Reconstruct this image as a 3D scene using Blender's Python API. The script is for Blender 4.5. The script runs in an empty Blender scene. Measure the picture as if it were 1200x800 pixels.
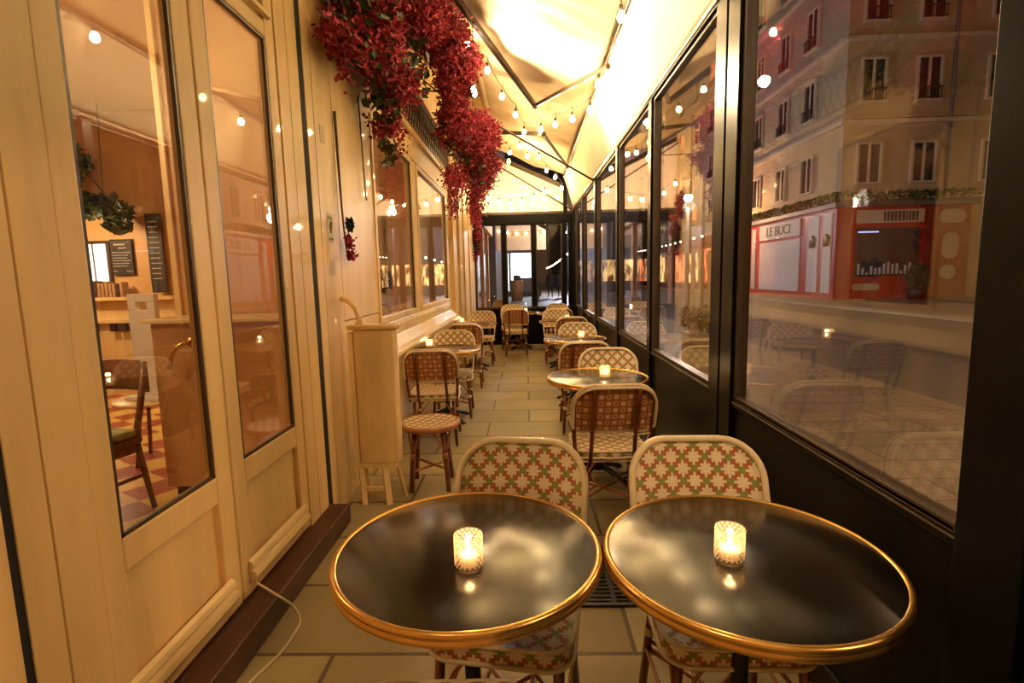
import bpy, bmesh, math, random
from mathutils import Vector, Matrix, Euler
from math import pi, sin, cos, sqrt
random.seed(7)
S = bpy.context.scene
COL = S.collection

# ------------------------------------------------------------------ camera
F_PX = 609.8174; PITCH = 0.1252787; ROLL = -0.0241483; YAW = -0.0300189; CAM_H = 1.4463682
cd = bpy.data.cameras.new('camera'); cam = bpy.data.objects.new('camera', cd); COL.objects.link(cam)
cd.sensor_width = 36.0; cd.lens = F_PX*36.0/1200.0; cd.clip_start = 0.02; cd.clip_end = 300
Fw = Vector((sin(YAW)*cos(PITCH), cos(YAW)*cos(PITCH), -sin(PITCH)))
R0 = Vector((cos(YAW), -sin(YAW), 0)); U0 = R0.cross(Fw)
R1 = R0*cos(ROLL)+U0*sin(ROLL); U1 = -R0*sin(ROLL)+U0*cos(ROLL)
cam.matrix_world = Matrix(((R1.x, U1.x, -Fw.x, 0), (R1.y, U1.y, -Fw.y, 0), (R1.z, U1.z, -Fw.z, CAM_H), (0, 0, 0, 1)))
S.camera = cam

# ------------------------------------------------------------------ light and exposure
S.view_settings.view_transform = 'Standard'; S.view_settings.look = 'None'
S.view_settings.gamma = 1.0; S.view_settings.use_curve_mapping = False
S.view_settings.exposure = 0.7
S.cycles.max_bounces = 10; S.cycles.diffuse_bounces = 5; S.cycles.glossy_bounces = 5
S.cycles.transparent_max_bounces = 24; S.cycles.transmission_bounces = 6
S.cycles.sample_clamp_indirect = 6.0; S.cycles.caustics_reflective = False; S.cycles.caustics_refractive = False
S.cycles.use_denoising = True
W = bpy.data.worlds.new('night_sky'); S.world = W; W.use_nodes = True
W.node_tree.nodes['Background'].inputs[0].default_value = (0.22, 0.12, 0.07, 1)
W.node_tree.nodes['Background'].inputs[1].default_value = 0.10
BULB_L = 120.0       # radiance of a festoon bulb
FLOOD_W = 300.0       # wall flood lamps aimed at the valance
ROOM_W = 40.0        # restaurant pendants
STREET_W = 1450.0     # street lanterns
WARM = (1.0, 0.62, 0.24); SODIUM = (1.0, 0.56, 0.27); COOL = (0.62, 0.70, 1.0)

# ------------------------------------------------------------------ helpers
MATS = {}
def newmat(name):
    m = bpy.data.materials.new(name); m.use_nodes = True; MATS[name] = m
    return m, m.node_tree, m.node_tree.nodes['Principled BSDF']
def setp(b, **k):
    for key, v in k.items():
        b.inputs[key.replace('_', ' ')].default_value = v
def c4(c): return (c[0], c[1], c[2], 1.0)
def mat(name, col, rough=0.5, metal=0.0, vary=0.0, vscale=6.0, bump=0.0, bscale=40.0, emit=None, estr=0.0, stretch=(1, 1, 1), coat=0.0, spec=0.5):
    m, nt, b = newmat(name); N, L = nt.nodes, nt.links
    setp(b, Base_Color=c4(col), Roughness=rough, Metallic=metal)
    b.inputs['Coat Weight'].default_value = coat; b.inputs['Specular IOR Level'].default_value = spec
    if emit: b.inputs['Emission Color'].default_value = c4(emit); b.inputs['Emission Strength'].default_value = estr
    if vary or bump:
        tc = N.new('ShaderNodeTexCoord'); mp = N.new('ShaderNodeMapping'); mp.inputs['Scale'].default_value = stretch
        L.new(tc.outputs['Object'], mp.inputs['Vector'])
    if vary:
        no = N.new('ShaderNodeTexNoise'); no.inputs['Scale'].default_value = vscale; no.inputs['Detail'].default_value = 5
        L.new(mp.outputs[0], no.inputs['Vector'])
        cr = N.new('ShaderNodeValToRGB'); cr.color_ramp.elements[0].position = .3; cr.color_ramp.elements[1].position = .7
        cr.color_ramp.elements[0].color = c4([x*(1-vary) for x in col]); cr.color_ramp.elements[1].color = c4([min(1, x*(1+vary*.6)) for x in col])
        L.new(no.outputs[0], cr.inputs[0]); L.new(cr.outputs[0], b.inputs['Base Color'])
    if bump:
        n2 = N.new('ShaderNodeTexNoise'); n2.inputs['Scale'].default_value = bscale; n2.inputs['Detail'].default_value = 3
        L.new(mp.outputs[0], n2.inputs['Vector'])
        bp = N.new('ShaderNodeBump'); bp.inputs['Strength'].default_value = bump; bp.inputs['Distance'].default_value = .01
        L.new(n2.outputs[0], bp.inputs['Height']); L.new(bp.outputs[0], b.inputs['Normal'])
    return m
def glassmat(name, tint=(0.93, 0.95, 0.93), ior=1.5, rough=0.0, boost=1.0):
    m = bpy.data.materials.new(name); m.use_nodes = True; nt = m.node_tree; N, L = nt.nodes, nt.links; N.clear(); MATS[name] = m
    out = N.new('ShaderNodeOutputMaterial'); mx = N.new('ShaderNodeMixShader'); tr = N.new('ShaderNodeBsdfTransparent'); gl = N.new('ShaderNodeBsdfGlossy')
    fr = N.new('ShaderNodeFresnel'); ge = N.new('ShaderNodeNewGeometry'); mr = N.new('ShaderNodeMapRange')
    mr.inputs['To Min'].default_value = ior; mr.inputs['To Max'].default_value = 1/ior
    L.new(ge.outputs['Backfacing'], mr.inputs['Value']); L.new(mr.outputs[0], fr.inputs[0])
    ml = N.new('ShaderNodeMath'); ml.operation = 'MULTIPLY'; ml.inputs[1].default_value = boost; ml.use_clamp = True
    tr.inputs[0].default_value = c4(tint); gl.inputs['Roughness'].default_value = rough; gl.inputs[0].default_value = (1, 1, 1, 1)
    L.new(fr.outputs[0], ml.inputs[0]); L.new(ml.outputs[0], mx.inputs[0]); L.new(tr.outputs[0], mx.inputs[1]); L.new(gl.outputs[0], mx.inputs[2]); L.new(mx.outputs[0], out.inputs[0])
    return m
def emat(name, col, strength):
    m = bpy.data.materials.new(name); m.use_nodes = True; nt = m.node_tree; nt.nodes.clear(); MATS[name] = m
    e = nt.nodes.new('ShaderNodeEmission'); e.inputs[0].default_value = c4(col); e.inputs[1].default_value = strength
    o = nt.nodes.new('ShaderNodeOutputMaterial'); nt.links.new(e.outputs[0], o.inputs[0])
    return m

class NG:
    """small arithmetic front-end for shader nodes"""
    def __init__(s, nt): s.N, s.L = nt.nodes, nt.links
    def m(s, op, a, b=None, c=None, clamp=False):
        n = s.N.new('ShaderNodeMath'); n.operation = op; n.use_clamp = clamp
        for i, v in enumerate((a, b, c)):
            if v is None: continue
            if isinstance(v, (int, float)): n.inputs[i].default_value = v
            else: s.L.new(v, n.inputs[i])
        return n.outputs[0]
    def mix(s, f, a, b):
        n = s.N.new('ShaderNodeMix'); n.data_type = 'RGBA'
        if isinstance(f, (int, float)): n.inputs[0].default_value = f
        else: s.L.new(f, n.inputs[0])
        for k, v in ((6, a), (7, b)):
            if isinstance(v, tuple): n.inputs[k].default_value = c4(v)
            else: s.L.new(v, n.inputs[k])
        return n.outputs[2]

CREAM_W = (0.84, 0.75, 0.55); RED_W = (0.47, 0.12, 0.045); GREEN_W = (0.27, 0.29, 0.06)
def weave(name, back=False):
    m, nt, b = newmat(name); g = NG(nt); N, L = g.N, g.L
    uv = N.new('ShaderNodeUVMap'); sp = N.new('ShaderNodeSeparateXYZ'); L.new(uv.outputs[0], sp.inputs[0])
    U = g.m('MULTIPLY', sp.outputs[0], 1/.039); V = g.m('MULTIPLY', sp.outputs[1], 1/.039)
    iu = g.m('ROUND', U); iv = g.m('ROUND', V)
    du = g.m('ABSOLUTE', g.m('SUBTRACT', U, iu)); dv = g.m('ABSOLUTE', g.m('SUBTRACT', V, iv))
    par = g.m('GREATER_THAN', g.m('ABSOLUTE', g.m('SUBTRACT', g.m('FLOORED_MODULO', g.m('ADD', iu, iv), 2.0), 0.0)), .5)
    r = g.m('SQRT', g.m('ADD', g.m('MULTIPLY', du, du), g.m('MULTIPLY', dv, dv)))
    if not back:
        arm = g.m('LESS_THAN', g.m('MINIMUM', du, dv), .15)
        dia = g.m('MULTIPLY', g.m('LESS_THAN', g.m('ABSOLUTE', g.m('SUBTRACT', du, dv)), .18), g.m('LESS_THAN', r, .57))
        st = g.m('MAXIMUM', g.m('MAXIMUM', arm, dia), g.m('LESS_THAN', r, .38))
        odd = g.m('MULTIPLY', g.m('LESS_THAN', g.m('MINIMUM', du, dv), .10), g.m('GREATER_THAN', g.m('MAXIMUM', du, dv), .30))
        evc = g.mix(st, RED_W, CREAM_W)
        oddc = g.mix(odd, g.mix(g.m('GREATER_THAN', g.m('ADD', du, dv), .56), GREEN_W, RED_W), CREAM_W)
        col = g.mix(par, evc, oddc)
    else:
        a = g.mix(g.m('LESS_THAN', g.m('MAXIMUM', du, dv), .30), (0.40, 0.14, 0.05), (0.82, 0.60, 0.36))
        ring = g.m('MULTIPLY', g.m('LESS_THAN', r, .40), g.m('GREATER_THAN', r, .2))
        o = g.mix(ring, (0.42, 0.15, 0.05), (0.62, 0.38, 0.17))
        col = g.mix(par, a, o)
    # straws: fine strands shade the weave by height
    fu = g.m('ABSOLUTE', g.m('SINE', g.m('MULTIPLY', U, pi*5))); fv = g.m('ABSOLUTE', g.m('SINE', g.m('MULTIPLY', V, pi*5)))
    h = g.m('MAXIMUM', fu, fv)
    bp = N.new('ShaderNodeBump'); bp.inputs['Strength'].default_value = .55; bp.inputs['Distance'].default_value = .003
    L.new(h, bp.inputs['Height']); L.new(bp.outputs[0], b.inputs['Normal']); L.new(col, b.inputs['Base Color'])
    setp(b, Roughness=.42)
    return m

def rot_to(d):
    return Vector(d).normalized().to_track_quat('Z', 'Y').to_matrix()
class MB:
    """collects shapes and links them as ONE mesh object"""
    def __init__(s): s.v = []; s.f = []; s.mi = []; s.uv = []; s.sm = []
    def add(s, vs, fs, mi=0, smooth=False, uvs=None):
        o = len(s.v); s.v += [tuple(v) for v in vs]
        for k, f in enumerate(fs):
            s.f.append([o+i for i in f]); s.mi.append(mi); s.sm.append(smooth)
            s.uv.append([uvs[i] for i in f] if uvs else None)
        return s
    def box(s, x0, x1, y0, y1, z0, z1, mi=0):
        x0, x1 = min(x0, x1), max(x0, x1); y0, y1 = min(y0, y1), max(y0, y1); z0, z1 = min(z0, z1), max(z0, z1)
        v = [(x, y, z) for z in (z0, z1) for y in (y0, y1) for x in (x0, x1)]
        return s.add(v, [(0, 2, 3, 1), (4, 5, 7, 6), (0, 1, 5, 4), (2, 6, 7, 3), (0, 4, 6, 2), (1, 3, 7, 5)], mi)
    def obox(s, c, size, M, mi=0):
        hx, hy, hz = [q/2 for q in size]; c = Vector(c)
        v = [c + M @ Vector((x, y, z)) for z in (-hz, hz) for y in (-hy, hy) for x in (-hx, hx)]
        return s.add(v, [(0, 2, 3, 1), (4, 5, 7, 6), (0, 1, 5, 4), (2, 6, 7, 3), (0, 4, 6, 2), (1, 3, 7, 5)], mi)
    def bar(s, a, b, w, t, mi=0):
        a, b = Vector(a), Vector(b); return s.obox((a+b)/2, (w, t, (b-a).length), rot_to(b-a), mi)
    def tube(s, pts, r, n=8, closed=False, mi=0, r2=None):
        P = [Vector(p) for p in pts]; m = len(P); rings = []; prev = None
        for i in range(m):
            if closed: t = P[(i+1) % m]-P[i-1]
            else: t = P[min(i+1, m-1)]-P[max(i-1, 0)]
            t.normalize()
            if prev is None:
                a = Vector((0, 0, 1)) if abs(t.z) < .9 else Vector((0, 1, 0)); u = t.cross(a).normalized()
            else: u = (prev - t*prev.dot(t)).normalized()
            prev = u; w = t.cross(u)
            rr = r if r2 is None else r+(r2-r)*i/(m-1)
            rings.append([P[i]+u*cos(2*pi*k/n)*rr+w*sin(2*pi*k/n)*rr for k in range(n)])
        vs = [v for ring in rings for v in ring]; fs = []
        for i in range(m if closed else m-1):
            j = (i+1) % m
            for k in range(n): fs.append((i*n+k, i*n+(k+1) % n, j*n+(k+1) % n, j*n+k))
        if not closed:
            fs.append(tuple(range(n-1, -1, -1))); fs.append(tuple((m-1)*n+k for k in range(n)))
        return s.add(vs, fs, mi, True)
    def lathe(s, prof, c=(0, 0, 0), n=32, mi=0, M=None, smooth=True):
        """prof: list of (r, z); ends with r=0 close the shape"""
        vs = []; fs = []; idx = []
        for r, z in prof:
            if r <= 1e-6: idx.append([len(vs)]); vs.append(Vector((0, 0, z)))
            else:
                idx.append(list(range(len(vs), len(vs)+n))); vs += [Vector((r*cos(2*pi*k/n), r*sin(2*pi*k/n), z)) for k in range(n)]
        for a, b in zip(idx, idx[1:]):
            for k in range(n):
                k2 = (k+1) % n
                if len(a) == 1 and len(b) == 1: continue
                if len(a) == 1: fs.append((a[0], b[k2], b[k]))
                elif len(b) == 1: fs.append((a[k], a[k2], b[0]))
                else: fs.append((a[k], a[k2], b[k2], b[k]))
        c = Vector(c); vs = [(M @ v if M else v)+c for v in vs]
        return s.add(vs, fs, mi, smooth)
    def prism(s, poly, a0, a1, axis='y', mi=0):
        """poly: 2-D outline in the two other axes, extruded along axis"""
        n = len(poly)
        def P(p, a): return (p[0], a, p[1]) if axis == 'y' else ((a, p[0], p[1]) if axis == 'x' else (p[0], p[1], a))
        vs = [P(p, a0) for p in poly]+[P(p, a1) for p in poly]
        fs = [tuple(range(n)), tuple(range(2*n-1, n-1, -1))]+[(i, i+n, (i+1) % n+n, (i+1) % n) for i in range(n)]
        return s.add(vs, fs, mi)
    def ico(s, c, r, sub=2, mi=0, sz=1.0):
        bm = bmesh.new(); bmesh.ops.create_icosphere(bm, subdivisions=sub, radius=r)
        vs = [Vector((v.co.x, v.co.y, v.co.z*sz))+Vector(c) for v in bm.verts]; fs = [[v.index for v in f.verts] for f in bm.faces]; bm.free()
        return s.add(vs, fs, mi, True)
    def build(s, name, mats, parent=None, bevel=0, loc=None, fix=True):
        me = bpy.data.meshes.new(name); me.from_pydata(s.v, [], s.f)
        if not isinstance(mats, (list, tuple)): mats = [mats]
        for m in mats: me.materials.append(MATS[m] if isinstance(m, str) else m)
        me.polygons.foreach_set('material_index', s.mi); me.polygons.foreach_set('use_smooth', s.sm)
        if any(u is not None for u in s.uv):
            ul = me.uv_layers.new(name='UVMap'); k = 0
            for u, f in zip(s.uv, s.f):
                for i in range(len(f)):
                    ul.data[k].uv = u[i] if u else (0, 0)
                    k += 1
        if fix:
            bm = bmesh.new(); bm.from_mesh(me); bmesh.ops.recalc_face_normals(bm, faces=bm.faces); bm.to_mesh(me); bm.free()
        me.update()
        o = bpy.data.objects.new(name, me); COL.objects.link(o)
        if parent: o.parent = parent
        if loc: o.location = loc
        if bevel:
            bv = o.modifiers.new('bevel', 'BEVEL'); bv.width = bevel; bv.segments = 2; bv.limit_method = 'ANGLE'
        return o
def tag(o, label=None, cat=None, group=None, kind=None):
    if label: o['label'] = label
    if cat: o['category'] = cat
    if group: o['group'] = group
    if kind: o['kind'] = kind
    return o
def empty(name, loc=(0, 0, 0), rz=0, **k):
    o = bpy.data.objects.new(name, None); COL.objects.link(o); o.location = loc; o.rotation_euler = (0, 0, rz); o.empty_display_size = .1
    return tag(o, **k)
def copy_tree(o, parent=None):
    c = o.copy(); COL.objects.link(c); c.parent = parent
    for ch in list(o.children): copy_tree(ch, c)
    return c
def struct(name, mb, m, label, parent=None, bevel=0, cat='structure part'):
    o = mb.build(name, m, parent, bevel)
    if not parent: tag(o, label, cat, kind='structure')
    return o
def text_mesh(name, txt, size, m, parent, loc, rot, depth=.004, sx=1.0):
    cu = bpy.data.curves.new(name, 'FONT'); cu.body = txt; cu.size = size; cu.extrude = depth; cu.align_x = 'CENTER'; cu.align_y = 'CENTER'
    t = bpy.data.objects.new(name, cu); COL.objects.link(t); bpy.context.view_layer.update()
    me = bpy.data.meshes.new_from_object(t.evaluated_get(bpy.context.evaluated_depsgraph_get()))
    bpy.data.objects.remove(t); me.materials.clear(); me.materials.append(MATS[m])
    o = bpy.data.objects.new(name, me); COL.objects.link(o); o.parent = parent; o.location = loc; o.rotation_euler = rot; o.scale = (sx, 1, 1)
    return o
def plight(name, loc, power, col, radius=.04, parent=None):
    l = bpy.data.lights.new(name, 'POINT'); l.energy = power; l.color = col; l.shadow_soft_size = radius
    o = bpy.data.objects.new(name, l); COL.objects.link(o); o.location = loc; o.parent = parent; return o

# ------------------------------------------------------------------ materials
mat('paint', (0.80, 0.59, 0.28), .42, vary=.15, vscale=5, bump=.14, bscale=30, stretch=(1, 1, .2), coat=.15)
mat('paint_dull', (0.84, 0.65, 0.33), .5, vary=.22, vscale=5, bump=.25, bscale=22, stretch=(1, 1, .3))
mat('paint_pale', (0.84, 0.66, 0.34), .35, vary=.06, coat=.3)
mat('groove', (0.05, 0.035, 0.02), .8)
mat('dark_gap', (0.01, 0.01, 0.01), .9)
mat('step_wood', (0.075, 0.026, 0.012), .45, vary=.4, vscale=8, bump=.3, bscale=30, stretch=(4, .6, 1))
mat('black_metal', (0.006, 0.006, 0.006), .28, vary=.2, vscale=4, spec=.10)
mat('bronze_metal', (0.10, 0.06, 0.03), .35, metal=.3)
mat('brown_metal', (0.055, 0.035, 0.022), .35, vary=.2)
mat('bright_rail', (0.55, 0.45, 0.30), .3, metal=.4)
mat('brass', (0.72, 0.44, 0.13), .27, metal=.92, vary=.12, vscale=12)
mat('table_black', (0.005, 0.004, 0.003), .19, vary=.3, vscale=5, spec=.9)
mat('cast_iron', (0.012, 0.012, 0.013), .4, vary=.2)
mat('rattan', (0.19, 0.048, 0.018), .3, vary=.45, vscale=18, stretch=(1, 1, .3), coat=.35)
mat('rattan_light', (0.42, 0.17, 0.06), .35, vary=.3, vscale=18, coat=.2)
mat('cane_cream', (0.80, 0.69, 0.47), .35, vary=.08, vscale=30, coat=.2)
mat('glass_wax', (0.85, 0.78, 0.62), .5, emit=(1, .55, .2), estr=.35)  # wax emits orange itself, as if the flame lit it through
emat('flame', (1.0, .72, .34), 45)
emat('bulb', (1.0, .68, .32), BULB_L)
emat('flood_face', (1.0, .86, .58), 60)
emat('amber_face', (1.0, .55, .08), 25)
mat('wire', (0.03, 0.025, 0.02), .6)
mat('white_cord', (0.75, 0.66, 0.5), .45)
mat('petal', (0.27, 0.006, 0.018), .55, vary=.35, vscale=7)
mat('petal_lit', (0.50, 0.04, 0.10), .5, vary=.3, vscale=9)  # pinker petals carry the lamplight on the blossoms in their colour
mat('leaf', (0.035, 0.055, 0.018), .5, vary=.4, vscale=8)
mat('stem', (0.10, 0.06, 0.03), .7)
mat('white_plastic', (0.78, 0.76, 0.70), .4)
mat('wood_chair', (0.20, 0.075, 0.03), .35, vary=.3, vscale=10)
mat('green_cloth', (0.33, 0.35, 0.17), .85, bump=.3, bscale=120)
mat('chalkboard', (0.02, 0.014, 0.012), .6)
mat('chalk', (0.60, 0.50, 0.42), .8)
mat('inside_wall', (0.60, 0.35, 0.15), .55, vary=.10, vscale=2)
mat('inside_ceiling', (0.62, 0.42, 0.25), .6)
mat('dark_wood', (0.05, 0.02, 0.012), .4)
mat('steel', (0.55, 0.55, 0.52), .25, metal=.9)
mat('asphalt', (0.055, 0.045, 0.042), .55, vary=.3, vscale=3, bump=.4, bscale=60)
mat('limestone', (0.50, 0.37, 0.23), .8, vary=.14, vscale=.5, bump=.2, bscale=10)
mat('limestone_pale', (0.62, 0.50, 0.36), .75, vary=.1, vscale=.8)
mat('zinc', (0.13, 0.12, 0.13), .5)
mat('red_paint', (0.45, 0.012, 0.008), .4, vary=.15, vscale=1.5)
mat('orange_paint', (0.30, 0.025, 0.010), .4, vary=.15, vscale=1.5)
mat('shutter_white', (0.62, 0.60, 0.58), .6, vary=.05)
mat('dark_pane', (0.03, 0.028, 0.035), .12)
mat('iron', (0.025, 0.02, 0.02), .5)
mat('far_dark', (0.05, 0.035, 0.03), .7, vary=.3, vscale=.8)
mat('far_wood', (0.32, 0.15, 0.06), .5, vary=.3, vscale=3, stretch=(4, 4, .3))
mat('far_awning', (0.62, 0.40, 0.22), .7)
mat('cloth_dark', (0.012, 0.012, 0.015), .85)
mat('cloth_grey', (0.05, 0.045, 0.05), .85)
mat('skin', (0.45, 0.25, 0.17), .5)
mat('hair', (0.02, 0.012, 0.01), .6)
mat('terracotta', (0.35, 0.20, 0.12), .7, vary=.2)
mat('stack_red', (0.45, 0.06, 0.03), .6)
mat('paper', (0.75, 0.70, 0.60), .7)
mat('book_dark', (0.07, 0.03, 0.02), .6); mat('book_tan', (0.35, 0.2, 0.1), .6)
mat('blue_flower', (0.20, 0.25, 0.45), .6)
mat('ceramic', (0.7, 0.68, 0.66), .25)
mat('blank_sticker', (0.52, 0.40, 0.24), .5)
mat('ink', (0.04, 0.035, 0.03), .6)
mat('planter_green', (0.04, 0.09, 0.03), .6, vary=.4, vscale=4)
emat('lit_window_cool', (0.72, 0.86, 1.0), 3.4)
emat('lit_window_warm', (1.0, 0.62, 0.25), 3.0)
emat('lit_window_orange', (1.0, 0.25, 0.08), .55)
emat('lit_kitchen', (1.0, 0.88, 0.62), 2.2)
emat('lit_blue_strip', (0.4, 0.5, 1.0), 1.2)
for nm_, c_a, c_b, s_, sc_ in (('lit_window_cool', (.72, .86, 1), (.35, .5, .6), 4.0, (1.2, 1, 1.0)), ('lit_window_warm', (1, .58, .22), (.10, .03, .01), 2.2, (1.2, .9, .5)), ('lit_window_orange', (1, .22, .07), (.12, .01, .01), 2.0, (1.2, 1.0, .4))):
    m_ = MATS[nm_]; nt_ = m_.node_tree; e_ = [n for n in nt_.nodes if n.type == 'EMISSION'][0]; tc_ = nt_.nodes.new('ShaderNodeTexCoord'); mp_ = nt_.nodes.new('ShaderNodeMapping'); mp_.inputs['Scale'].default_value = sc_
    vo_ = nt_.nodes.new('ShaderNodeTexNoise'); vo_.inputs['Scale'].default_value = 2.2; vo_.inputs['Detail'].default_value = 3; cr_ = nt_.nodes.new('ShaderNodeValToRGB'); cr_.color_ramp.elements[0].position = .42; cr_.color_ramp.elements[1].position = .62
    cr_.color_ramp.elements[0].color = c4(c_b); cr_.color_ramp.elements[1].color = c4(c_a)
    nt_.links.new(tc_.outputs['Object'], mp_.inputs[0]); nt_.links.new(mp_.outputs[0], vo_.inputs[0]); nt_.links.new(vo_.outputs[0], cr_.inputs[0]); nt_.links.new(cr_.outputs[0], e_.inputs[0]); e_.inputs[1].default_value = s_
emat('lantern_glow', (1.0, 0.86, 0.74), 60)
emat('far_bulb', (1.0, 0.80, 0.50), 14)
emat('pendant_glow', (1.0, 0.80, 0.45), 9)
glassmat('pane_glass', (0.90, 0.90, 0.87), 1.52, boost=1.25)
glassmat('pane_clean', (0.95, 0.94, 0.90), 1.45)
glassmat('holder_glass', (0.97, 0.93, 0.88), 1.45, rough=.12)
def frost(name, fac):
    m = MATS[name]; N, L = m.node_tree.nodes, m.node_tree.links; mx0 = [n for n in N if n.type == 'MIX_SHADER'][0]
    t = N.new('ShaderNodeBsdfTranslucent'); t.inputs[0].default_value = (0.95, 0.86, 0.76, 1); d = N.new('ShaderNodeBsdfDiffuse'); d.inputs[0].default_value = (0.9, 0.82, 0.7, 1)
    a = N.new('ShaderNodeAddShader'); L.new(t.outputs[0], a.inputs[0]); L.new(d.outputs[0], a.inputs[1]); m2 = N.new('ShaderNodeMixShader'); m2.inputs[0].default_value = fac
    L.new(mx0.outputs[0], m2.inputs[1]); L.new(a.outputs[0], m2.inputs[2]); L.new(m2.outputs[0], [n for n in N if n.type == 'OUTPUT_MATERIAL'][0].inputs[0])
frost('holder_glass', .05)
glassmat('facet_glass', (0.9, 0.8, 0.7), 1.5, rough=.15); frost('facet_glass', .28)
glassmat('gable_haze', (0.95, 0.85, 0.6), 1.5, rough=.03, boost=1.6); frost('gable_haze', .45)  # cream frosting of the gable glass stands in for a lit awning behind
weave('weave_front'); weave('weave_back', True)

# fabric of the awning: lets a little light through, folds in the mesh
def fabric(name, col):
    m, nt, b = newmat(name); N, L = nt.nodes, nt.links
    setp(b, Base_Color=c4(col), Roughness=.85)
    tr = N.new('ShaderNodeBsdfTranslucent'); tr.inputs[0].default_value = c4(col)
    mx = N.new('ShaderNodeMixShader'); mx.inputs[0].default_value = .2
    out = N['Material Output']; L.new(b.outputs[0], mx.inputs[1]); L.new(tr.outputs[0], mx.inputs[2]); L.new(mx.outputs[0], out.inputs[0])
fabric('awning_cloth', (0.84, 0.70, 0.46)); fabric('valance_cloth', (0.86, 0.80, 0.64)); fabric('seam_cloth', (0.62, 0.50, 0.28))

def bricks(name, c1, c2, mortar, sx, sy, rough, ms=.012, rot=0.0, bias=0.0):
    m, nt, b = newmat(name); g = NG(nt); N, L = g.N, g.L
    tc = N.new('ShaderNodeTexCoord'); mp = N.new('ShaderNodeMapping'); L.new(tc.outputs['Object'], mp.inputs['Vector']); mp.inputs['Rotation'].default_value = (0, 0, rot)
    br = N.new('ShaderNodeTexBrick'); L.new(mp.outputs[0], br.inputs['Vector'])
    br.inputs['Color1'].default_value = c4(c1); br.inputs['Color2'].default_value = c4(c2); br.inputs['Mortar'].default_value = c4(mortar)
    br.inputs['Scale'].default_value = 1.0; br.inputs['Brick Width'].default_value = sx; br.inputs['Row Height'].default_value = sy
    br.inputs['Mortar Size'].default_value = ms; br.inputs['Mortar Smooth'].default_value = .3; br.inputs['Bias'].default_value = bias
    no = N.new('ShaderNodeTexNoise'); no.inputs['Scale'].default_value = 3.0; no.inputs['Detail'].default_value = 8; L.new(tc.outputs['Object'], no.inputs['Vector'])
    mm = N.new('ShaderNodeMix'); mm.data_type = 'RGBA'; mm.blend_type = 'MULTIPLY'; mm.inputs[0].default_value = .55
    L.new(br.outputs['Color'], mm.inputs[6]); L.new(no.outputs[0], mm.inputs[7])
    br2 = N.new('ShaderNodeBrightContrast'); br2.inputs['Bright'].default_value = .0; L.new(mm.outputs[2], br2.inputs[0]); L.new(br2.outputs[0], b.inputs['Base Color'])
    n2 = N.new('ShaderNodeTexNoise'); n2.inputs['Scale'].default_value = 60; n2.inputs['Detail'].default_value = 4; L.new(tc.outputs['Object'], n2.inputs['Vector'])
    h = g.m('ADD', g.m('MULTIPLY', br.outputs['Fac'], -1.0), g.m('MULTIPLY', n2.outputs[0], .5))
    bp = N.new('ShaderNodeBump'); bp.inputs['Strength'].default_value = .5; bp.inputs['Distance'].default_value = .008
    L.new(h, bp.inputs['Height']); L.new(bp.outputs[0], b.inputs['Normal'])
    rr = g.m('ADD', rough-.12, g.m('MULTIPLY', no.outputs[0], .25)); L.new(rr, b.inputs['Roughness'])
bricks('paving', (0.56, 0.48, 0.27), (0.42, 0.35, 0.19), (0.15, 0.115, 0.07), .78, .46, .5, ms=.010)
bricks('pavement_mat', (0.30, 0.22, 0.15), (0.22, 0.17, 0.11), (0.10, 0.07, 0.05), .9, .35, .5)
def checker():
    m, nt, b = newmat('checker_tiles'); g = NG(nt); N, L = g.N, g.L
    tc = N.new('ShaderNodeTexCoord'); mp = N.new('ShaderNodeMapping'); mp.inputs['Rotation'].default_value = (0, 0, .55); L.new(tc.outputs['Object'], mp.inputs['Vector'])
    ch = N.new('ShaderNodeTexChecker'); ch.inputs['Scale'].default_value = 1/.26; L.new(mp.outputs[0], ch.inputs['Vector'])
    ch.inputs['Color1'].default_value = (0.78, 0.55, 0.16, 1); ch.inputs['Color2'].default_value = (0.36, 0.055, 0.03, 1); L.new(ch.outputs[0], b.inputs['Base Color'])
    setp(b, Roughness=.3)
checker()

# ================================================================== THE TERRACE SHELL
YE = 11.0; YB = -1.6; XL = -1.20; XR = 0.994; ZR = 0.83; ZT = 2.74
struct('floor', MB().box(XL-.05, XR+.05, YB, YE, -.15, 0), 'paving', 'worn stone slab paving of the covered terrace, running in rows')
struct('pavement', MB().box(XR+.05, 4.45, YB-8, YE, -.20, 0.0).box(-2.0, 4.45, YE, 60, -.15, -.0).box(-6, XR+.05, YB-8, YB, -.15, 0), 'pavement_mat', 'stone pavement and kerb outside the terrace glass')
struct('road', MB().box(4.45, 11.8, YB-8, 90, -.24, -.07), 'asphalt', 'dark asphalt road running past the terrace')
struct('square', MB().box(11.8, 40, YB-8, 90, -.24, 0.0).box(-12, 4.45, 60, 95, -.24, -.01), 'pavement_mat', 'paved corner pavement before the red shop')

def zbox(m, y0, y1, z0, z1, x0=XL, x1=None, mi=0):
    return m.box(x0, (x0-.08) if x1 is None else x1, y0, y1, z0, z1, mi)
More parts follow.
